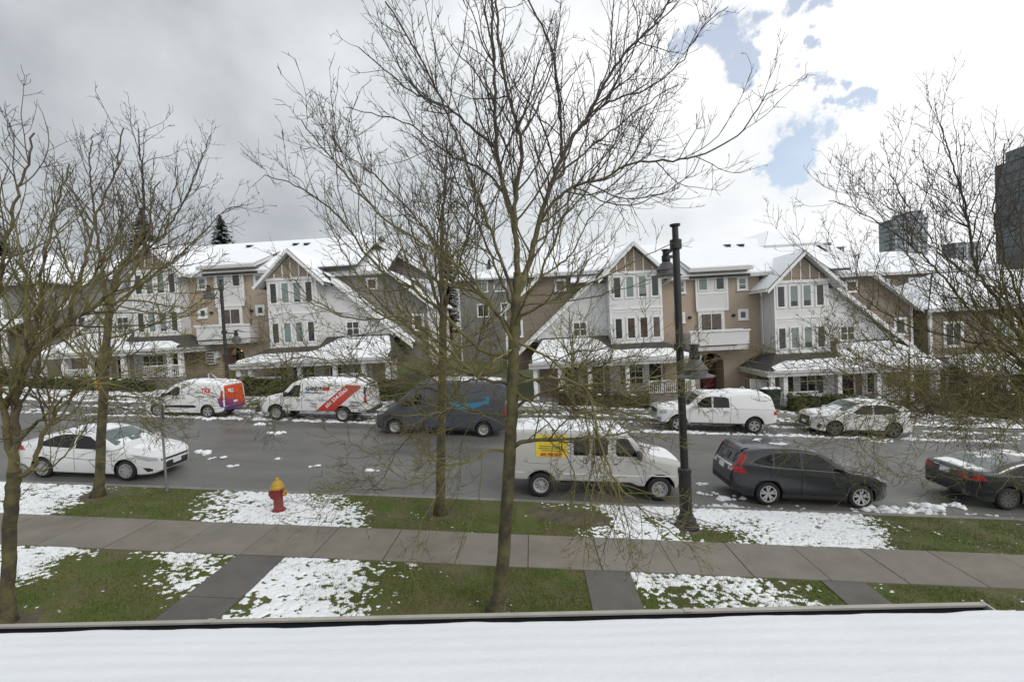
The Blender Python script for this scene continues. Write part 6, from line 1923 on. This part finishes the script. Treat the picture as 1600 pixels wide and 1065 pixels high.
def bush(name, label, x0, x1, y0, y1, h, seed, n, leaf=.05, cat='hedge', group=None, snow=.0):
    rn = np.random.RandomState(seed)
    xm = (x0 + x1) / 2
    root = empty(name, (xm, (y0 + y1) / 2, gz(xm)), label, cat, group)
    hx, hy = (x1 - x0) / 2, (y1 - y0) / 2
    # rounded box of leaves, denser near the surface
    p = rn.uniform(-1, 1, (n * 2, 3)); p[:, 2] = rn.uniform(0, 1, n * 2)
    q = np.maximum.reduce([np.abs(p[:, 0]) ** 6 + np.abs(p[:, 1]) ** 4, p[:, 2] ** 4 + np.abs(p[:, 1]) ** 4])
    p = p[(q > .25) & (q < 1)][:n]
    nn = fbm(p[:, 0] * hx * 1.6 + seed, p[:, 1] * 2 + p[:, 2] * 2, 3)
    P = np.stack([p[:, 0] * hx, p[:, 1] * hy * (.8 + .4 * nn), p[:, 2] * h * (.72 + .5 * nn)], 1)
    P[:, 2] += -G * P[:, 0]
    a = rn.uniform(0, 6.28, len(P)); el = rn.uniform(-.6, 1.2, len(P)); s_ = leaf * rn.uniform(.6, 1.5, len(P))
    d1 = np.stack([np.cos(a) * np.cos(el), np.sin(a) * np.cos(el), np.sin(el)], 1)
    d2 = np.cross(d1, rn.normal(size=(len(P), 3))); d2 /= np.linalg.norm(d2, axis=1, keepdims=True)
    V = np.stack([P - d1 * s_[:, None], P + d2 * s_[:, None] * .5, P + d1 * s_[:, None], P - d2 * s_[:, None] * .5], 1).reshape(-1, 3)
    link('foliage', np_mesh('foliage', V, np.arange(len(V)).reshape(-1, 4), False), M['hedge'], root)
    b = MB()
    for k in range(max(3, int(hx * 2.5))):
        x = rn.uniform(-hx * .9, hx * .9); b.tube([(x, 0, -.05 - G * x), (x + rn.uniform(-.1, .1), rn.uniform(-.1, .1), h * .7 - G * x)], [.025, .008], 5)
    b.build('stems', M['bark'], root, kind='stuff')
    if snow:
        X = np.linspace(-hx * .95, hx * .95, int(hx * 14)); Yv = np.linspace(-hy * .8, hy * .8, max(6, int(hy * 14)))
        gx, gy = np.meshgrid(X, Yv)
        hh = (snow - fbm(gx * 2.2 + seed, gy * 3, 3)) * .3
        Z = h * .98 - G * gx + np.clip(hh, -.1, .08)
        ny, nx = gx.shape; idx = np.arange(nx * ny).reshape(ny, nx)
        keep = np.maximum.reduce([hh[:-1, :-1], hh[1:, :-1], hh[:-1, 1:], hh[1:, 1:]]) > -.0
        Q = np.stack([idx[:-1, :-1], idx[:-1, 1:], idx[1:, 1:], idx[1:, :-1]], -1)[keep]
        if len(Q): link('snow_cover', np_mesh('snow_cover', np.stack([gx.ravel(), gy.ravel(), Z.ravel()], 1), Q), M['snow'], root, 'stuff')
    return root


bush('hedge', 'clipped green hedge dusted with snow behind the white crossover', 15.7, 20.4, 27.9, 28.8, 1.05, 1, 9000, .06, snow=.42)
bush('hedge', 'dark green hedge behind the white van with red stripe', -19.6, -13.2, 27.9, 28.8, 1.15, 2, 11000, .06, snow=.30)
bush('hedge', 'dark hedge between the striped white van and the navy van', -12.2, -7.6, 27.7, 28.8, 1.25, 3, 9000, .06, snow=.25)
bush('hedge', 'low shaggy hedge in front of the right block\'s left porch', 1.5, 7.2, 27.8, 28.8, .8, 4, 9000, .06, snow=.36)
bush('hedge', 'dark low hedge along the left block\'s left porch', -34, -25.4, 28.4, 29.3, .8, 5, 11000, .06, snow=.40)
bush('bush', 'dark scrubby bush at the right edge beyond the white crossover', 26.5, 34, 27.6, 29.4, 1.5, 6, 12000, .08, 'bush', snow=.34)
bush('bush', 'dark rounded shrub in the gap between the blocks behind the navy van', -6.8, -3.2, 28.2, 30, 1.7, 7, 9000, .08, 'bush', snow=.32)
bush('bush', 'dark shrub row at the far left beyond the road', -46, -36, 28, 30, 1.3, 8, 9000, .1, 'bush', snow=.42)
# ------------------------------------------------------------------ street furniture


def luminaire(root, cx, cy, cz, snow=False):
    """bell shaped shade hanging under a short neck; (cx,cy,cz) middle of the rim"""
    b = MB()
    b.lathe([(.40, 0), (.41, .02), (.30, .055), (.265, .07), (.25, .16), (.27, .165), (.27, .18), (.14, .36), (.09, .40)], 24, (cx, cy, cz))
    l = b.build('lamp_shade', M['lampgrey'], root, smooth=False)
    b = MB(); b.lathe([(.085, .39), (.10, .40), (.115, .43), (.115, .56), (.085, .58), (.085, .69), (.12, .70), (.12, .725), (.001, .74)], 16, (cx, cy, cz)); b.build('lamp_neck', M['black'], l)
    b = MB(); b.lathe([(.001, -.05), (.16, -.045), (.22, -.01), (.22, .015)], 20, (cx, cy, cz)); b.build('lamp_lens', M['clear_l'], l)
    if snow:
        b = MB(); b.lathe([(.415, .02), (.41, .04), (.34, .075), (.28, .075)], 24, (cx, cy, cz)); b.build('snow_cover', M['snow'], l, smooth=True)


def street_lamp(label, x, y, h, up_dir, group, lean=0.):
    root = empty('street_lamp', (x, y, gz(x) - .01), label, 'street lamp', group)
    b = MB(); b.lathe([(.30, 0), (.30, .05), (.24, .10), (.225, .22), (.19, .26), (.165, .34)], 20); b.build('base', M['black'], root)
    b = MB(); b.lathe([(.155, .34), (.15, 1.35), (.165, 1.38), (.165, 1.46), (.11, 1.50)], 12); b.build('lower_post', M['black'], root)
    b = MB(); b.lathe([(.095, 1.48), (.086, h - .42), (.075, h - .40), (.075, h - .03)], 14); b.build('post', M['black'], root)
    b = MB(); b.lathe([(.12, h - .05), (.13, h), (.001, h + .02)], 14); b.build('cap', M['black'], root)
    b = MB(); b.lathe([(.085, h - .62), (.14, h - .60), (.14, h - .38), (.085, h - .36)], 14); b.build('collar', M['black'], root)
    # upper arm over the road, lower arm over the pavement
    for dx, dy, z, rz_, sn in ((.10, 1.15 * up_dir, h - .50, h - 1.15, False), (-.02, -1.05 * up_dir, h - 3.0, h - 3.62, False)):
        b = MB(); b.tube([(0, 0, z + .02), (dx * .4, dy * .4, z - .06), (dx, dy, z - .06)], .035, 8); b.tube([(0, 0, z - .75), (dx * .75, dy * .75, z - .28)], .014, 6); b.lathe([(.10, z - .10), (.14, z - .08), (.14, z + .08), (.10, z + .1)], 12)
        b.build('arm', M['black'], root)
        luminaire(root, dx, dy, rz_, sn)
    return root


street_lamp('tall black street lamp with two bell shades standing on the near verge', 3.63, 11.2, 7.5, 1, 'black street lamps')
street_lamp('black street lamp across the road in front of the left block balcony', -17.6, 25.0, 7.2, -1, 'black street lamps')

# hydrant
hx, hy = -6.76, 11.2
r = empty('fire_hydrant', (hx, hy, gz(hx)), 'red fire hydrant with yellow cap standing in snow on the verge', 'fire hydrant')
b = MB(); b.lathe([(.17, 0), (.17, .03), (.13, .04), (.125, .08), (.115, .10), (.115, .52), (.15, .53), (.15, .57), (.12, .58)], 20); b.build('barrel', M['hyd_red'], r)
b = MB(); b.lathe([(.15, .575), (.155, .62), (.14, .66), (.13, .70), (.10, .75), (.055, .785), (.05, .80), (.05, .835), (.035, .85), (.001, .85)], 20); cp = b.build('cap', M['hyd_yel'], r, smooth=False)
b = MB(); b.lathe([(.16, .60), (.165, .61), (.165, .625), (.16, .63)], 20); b.build('cap_ring', M['hyd_yel'], cp)
for ax, sg, nm in (('x', 1, 'nozzle'), ('x', -1, 'nozzle'), ('y', -1, 'pumper_nozzle')):
    b = MB(); k = .075 if nm == 'nozzle' else .09; b.lathe([(k * .8, sg * .08), (k * .8, sg * .15), (k, sg * .155), (k, sg * .20), (k * .4, sg * .205), (k * .35, sg * .23), (.001, sg * .23)], 14, (0, 0, .45), ax); o = b.build(nm, M['hyd_red'], r)
    b = MB(); b.lathe([(k * 1.02, sg * .17), (k * 1.02, sg * .21), (k * .4, sg * .212), (.001, sg * .24)], 10, (0, 0, .45), ax); b.build('nozzle_cap', M['hyd_yel'] if sg > 0 else M['hyd_red'], o)
for k in range(8):
    a = k * math.pi / 4
    b = MB(); b.lathe([(.014, .57), (.014, .60), (.001, .602)], 6, (math.cos(a) * .137, math.sin(a) * .137, 0)); b.build('bolt', M['hyd_yel'], r)

# parking sign seen from behind
sx, sy = -10.57, 12.17
r = empty('street_sign', (sx, sy, gz(sx)), 'galvanised sign post with a small grey sign back beside the white sedan\'s nose', 'sign')
b = MB(); b.lathe([(.055, 0), (.055, .14), (.03, .15), (.03, 2.62)], 10); b.build('post', M['galv'], r)
b = MB(); b.prism_x([(-.16, 2.05), (.14, 2.05), (.16, 2.07), (.16, 2.46), (.14, 2.48), (-.14, 2.48), (-.16, 2.46)], .032, .037)
o = b.build('sign_plate', M['galv'], r); o.rotation_euler = (0, 0, RAD(55))
for z in (2.12, 2.4):
    b = MB(); b.box(-.045, .045, -.036, .036, z - .012, z + .012); b.build('bracket', M['galv'], r)

# striped hazard marker across the road
x, y = -25.35, 24.95
r = empty('hazard_marker', (x, y, gz(x)), 'yellow hazard marker with black diagonal stripes across the road at the left', 'sign')
b = MB(); b.lathe([(.03, 0), (.03, 1.35)], 8); b.build('post', M['galv'], r)
b = MB(); b.box(-.15, .15, -.045, -.035, .58, 1.32); p_ = b.build('marker_plate', M['sign_y'], r)
for k in range(3):
    z = .62 + k * .26
    b = MB(); b.add([(-.15, -.047, z), (.15, -.047, z + .24), (.15, -.047, z + .36 if z + .36 < 1.32 else 1.32), (-.15, -.047, z + .12)], [(0, 1, 2, 3)]); b.build('stripe', M['black_t'], p_)

# wheeled bin with snow by the porch, mailboxes
x, y = 14.75, 28.6
r = empty('wheeled_bin', (x, y, gz(x)), 'dark green wheeled bin with snow on its lid beside the right porch', 'bin')
b = MB(); b.add([(-.36, -.34, .12), (.36, -.34, .12), (.36, .34, .12), (-.36, .34, .12), (-.44, -.42, 1.25), (.44, -.42, 1.25), (.44, .42, 1.25), (-.44, .42, 1.25)], [(3, 2, 1, 0), (4, 5, 6, 7), (0, 1, 5, 4), (1, 2, 6, 5), (2, 3, 7, 6), (3, 0, 4, 7)]); b.build('bin_body', M['bin'], r)
b = MB(); b.prism_x([(-.48, 1.252), (.46, 1.252), (.46, 1.30), (0, 1.36), (-.48, 1.30)], -.47, .47); b.build('lid', M['bin'], r)
for sg in (-1, 1):
    b = MB(); b.lathe([(.13, sg * .34), (.13, sg * .40)], 14, (0, .3, .13), 'x'); b.build('wheel', M['rubber'], r)
bm = bmesh.new()
for k in range(6):
    q = bmesh.ops.create_icosphere(bm, subdivisions=2, radius=.17)
    for v in q['verts']:
        v.co = Vector((v.co.x * 1.2 + (-.38 + .15 * k), v.co.y * 1.3 + .12 * math.sin(k * 2.3), max(-.02, v.co.z * .55) + 1.33))
me = bpy.data.meshes.new('snow_cover'); bm.to_mesh(me); bm.free(); me.polygons.foreach_set('use_smooth', [True] * len(me.polygons)); link('snow_cover', me, M['snow'], r)
x, y = -24.1, 32.6
r = empty('notice_board', (x, y, gz(x) + 1.55), 'small white mailbox panel on the left block\'s beige wall beside the arch', 'mailbox')
b = MB(); b.box(-.36, .36, -.08, .28, 0, .95); o = b.build('cabinet', M['white'], r)
b = MB(); b.box(.365, .62, -.07, .28, .45, .9); b.build('side_box', M['white'], r)
for k in range(4):
    b = MB(); b.box(-.28, .28, -.10, -.082, .1 + k * .2, .22 + k * .2); b.build('slot', M['lampgrey'], o)

# ------------------------------------------------------------------ high-rises in the distance


def tower(label, x0, x1, y, z1, floors, mt='glass_t', depth=26, steps=(), zb=-30, slab='concrete_t'):
    r = empty('tower', ((x0 + x1) / 2, y, zb), label, 'tower', 'far apartment towers')
    o = (((x0 + x1) / 2), y, zb)
    fh = 3.0; zt = z1
    b = MB(o); b.box(x0, x1, y, y + depth, zb, zt)
    core = b.build('glass_wall', M[mt], r)
    n = 0; z = zt
    while z > max(zb, zt - floors * fh):
        b = MB(o)
        k = n % 3 * .25
        b.box(x0 - .9, x0 + (x1 - x0) * .42, y - 1.0, y + depth * .6, z - .32, z + .0)
        b.box(x0 + (x1 - x0) * .58, x1 + .9, y - 1.0, y + depth * .6, z - .32, z + .0)
        b.box(x0 - .1, x1 + .1, y - .12, y + depth, z - .30, z - .02)
        b.build('floor_slab', M[slab], r)
        z -= fh; n += 1
    for k in range(5):
        xx = x0 + (x1 - x0) * (k + .5) / 5 + (.8 if k % 2 else -.8)
        b = MB(o); b.box(xx - .55, xx + .55, y - .35, y - .01, max(zb, zt - floors * fh), zt + .02); b.build('pier', M[slab], r)
    for a, c, dz in steps:
        b = MB(o); b.box(x0 + (x1 - x0) * a, x0 + (x1 - x0) * c, y + 2, y + depth - 3, zt + .01, zt + dz); b.build('penthouse', M[mt], r)
    return r


tower('tallest pale glass apartment tower in the distance behind the right bare boughs', 235, 256, 300, 56.5, 28, depth=12, steps=((.30, .60, 3.5), (.61, .98, 5)))
tower('short pale apartment tower just showing right of the right block\'s roof', 166, 177, 260, 35.5, 14, depth=10, steps=((0, .5, 3.0),))
tower('dull grey tower right of the tallest one behind branches', 291, 308, 320, 42.0, 16, 'glass_td', depth=10)
tower('near dark tower with brown crown cut by the right edge', 139, 165, 120, 40, 24, 'glass_td', 20, ((.0, 1.0, 3.0),), slab='lampgrey')

# ------------------------------------------------------------------ our own porch roof under the window
r = empty('porch_roof', (0, 1.2, -1.3), 'snow covered porch roof below the window with beige gutter along its edge', 'roof')
o = (0, 1.2, -1.3)
YG, ZG, SL = 2.32, -1.60, .34
b = MB(o); b.slab([(-4.2, YG, ZG - .06), (2.28, YG, ZG - .06), (3.6, YG - .5, ZG + .5 * SL - .06), (3.6, .05, ZG + (YG - .05) * SL - .06), (-4.2, .05, ZG + (YG - .05) * SL - .06)][::-1] if False else
              [(-4.2, .05, ZG + (YG - .05) * SL - .06), (3.6, .05, ZG + (YG - .05) * SL - .06), (3.6, YG - .04, ZG - .05), (-4.2, YG, ZG - .06)], .12)
b.build('roof_deck', M['shingle'], r)
xs = np.arange(-4.2, 3.6, .022); ys = np.arange(.1, 2.30, .018)
X, Yg = np.meshgrid(xs, ys)
edge = 2.262 + .034 * (fbm(X * 3.5, X * 0 + 2., 3) - .5) * 2
Yc = np.minimum(Yg, edge)
d = YG - Yc
course = .135
ph = (d / course + .9 * fbm(X * .9, d * 2.5, 3)) % 1.0
Z = ZG + d * SL + .075 + .0013 * (np.cos(ph * 2 * np.pi)) * (.2 + 1.4 * fbm(X * .8, d * 3, 2)) + .007 * (fbm(X * 2.2, d * 4, 4) - .5) + .0016 * (fbm(X * 14, d * 16, 3) - .5)
lip = np.clip((edge - Yc) / .05, 0, 1)
Z = Z - .06 * (1 - np.sqrt(np.clip(1 - (1 - lip) ** 2, 0, 1)))
ny, nx = X.shape; idx = np.arange(nx * ny).reshape(ny, nx)
Q = np.stack([idx[:-1, :-1], idx[:-1, 1:], idx[1:, 1:], idx[1:, :-1]], -1).reshape(-1, 4)
V = np.stack([X.ravel() - o[0], Yc.ravel() - o[1], Z.ravel() - o[2]], 1)
n0 = len(V)
sk = V[idx[-1]].copy(); sk[:, 2] -= .07
V = np.concatenate([V, sk])
a = idx[-1]; bb = n0 + np.arange(nx)
Q = np.concatenate([Q, np.stack([a[:-1], a[1:], bb[1:], bb[:-1]], -1)])
link('snow_cover', np_mesh('snow_cover', V, Q), M['roof_snow'], r)
# gutter: a trough with its front lip, hangers and joints
M['gut'] = mat('gutter_beige', (.40, .375, .335), .5, var=.12, vscale=4)
M['gut_shade'] = mat('gutter_shade', (.012, .014, .016), .8, spec=.2)
gx0, gx1 = -4.2, 2.335
b = MB(o); b.prism_x([(2.395, ZG - .13), (2.455, ZG - .10), (2.46, ZG - .012), (2.465, ZG), (2.430, ZG + .005), (2.430, ZG - .006), (2.448, ZG - .012), (2.445, ZG - .095), (2.395, ZG - .12)], gx0, gx1); g = b.build('gutter', M['gut'], r)
b = MB(o); b.prism_x([(2.33, ZG - .11), (2.395, ZG - .11), (2.446, ZG - .085), (2.446, ZG - .016), (2.436, ZG - .022), (2.33, ZG - .022)], gx0, gx1 - .01); b.build('trough', M['gut_shade'], g)  # solid near-black block; the hollow's shade is put into its colour
b = MB(o); b.prism_x([(2.322, ZG - .13), (2.465, ZG - .13), (2.465, ZG + .006), (2.322, ZG + .0)], gx1, gx1 + .012); b.build('end_cap', M['gut'], g)
b = MB(o); b.box(gx0, gx1, 2.30, 2.32, ZG - .20, ZG + .0); b.build('fascia', M['gut_shade'], r)
for k in range(15):
    x = -3.9 + k * .43
    b = MB(o); b.box(x - .010, x + .010, 2.325, 2.350, ZG - .016, ZG + .0); b.build('hanger', M['gut'], g)
for x in (-1.93, .78):
    b = MB(o); b.prism_x([(2.40, ZG - .134), (2.459, ZG - .104), (2.465, ZG - .01), (2.469, ZG + .003), (2.422, ZG + .010), (2.424, ZG + .005), (2.465, ZG - .001), (2.40, ZG - .13)], x - .02, x + .02); b.build('gutter_joint', M['gut'], g)
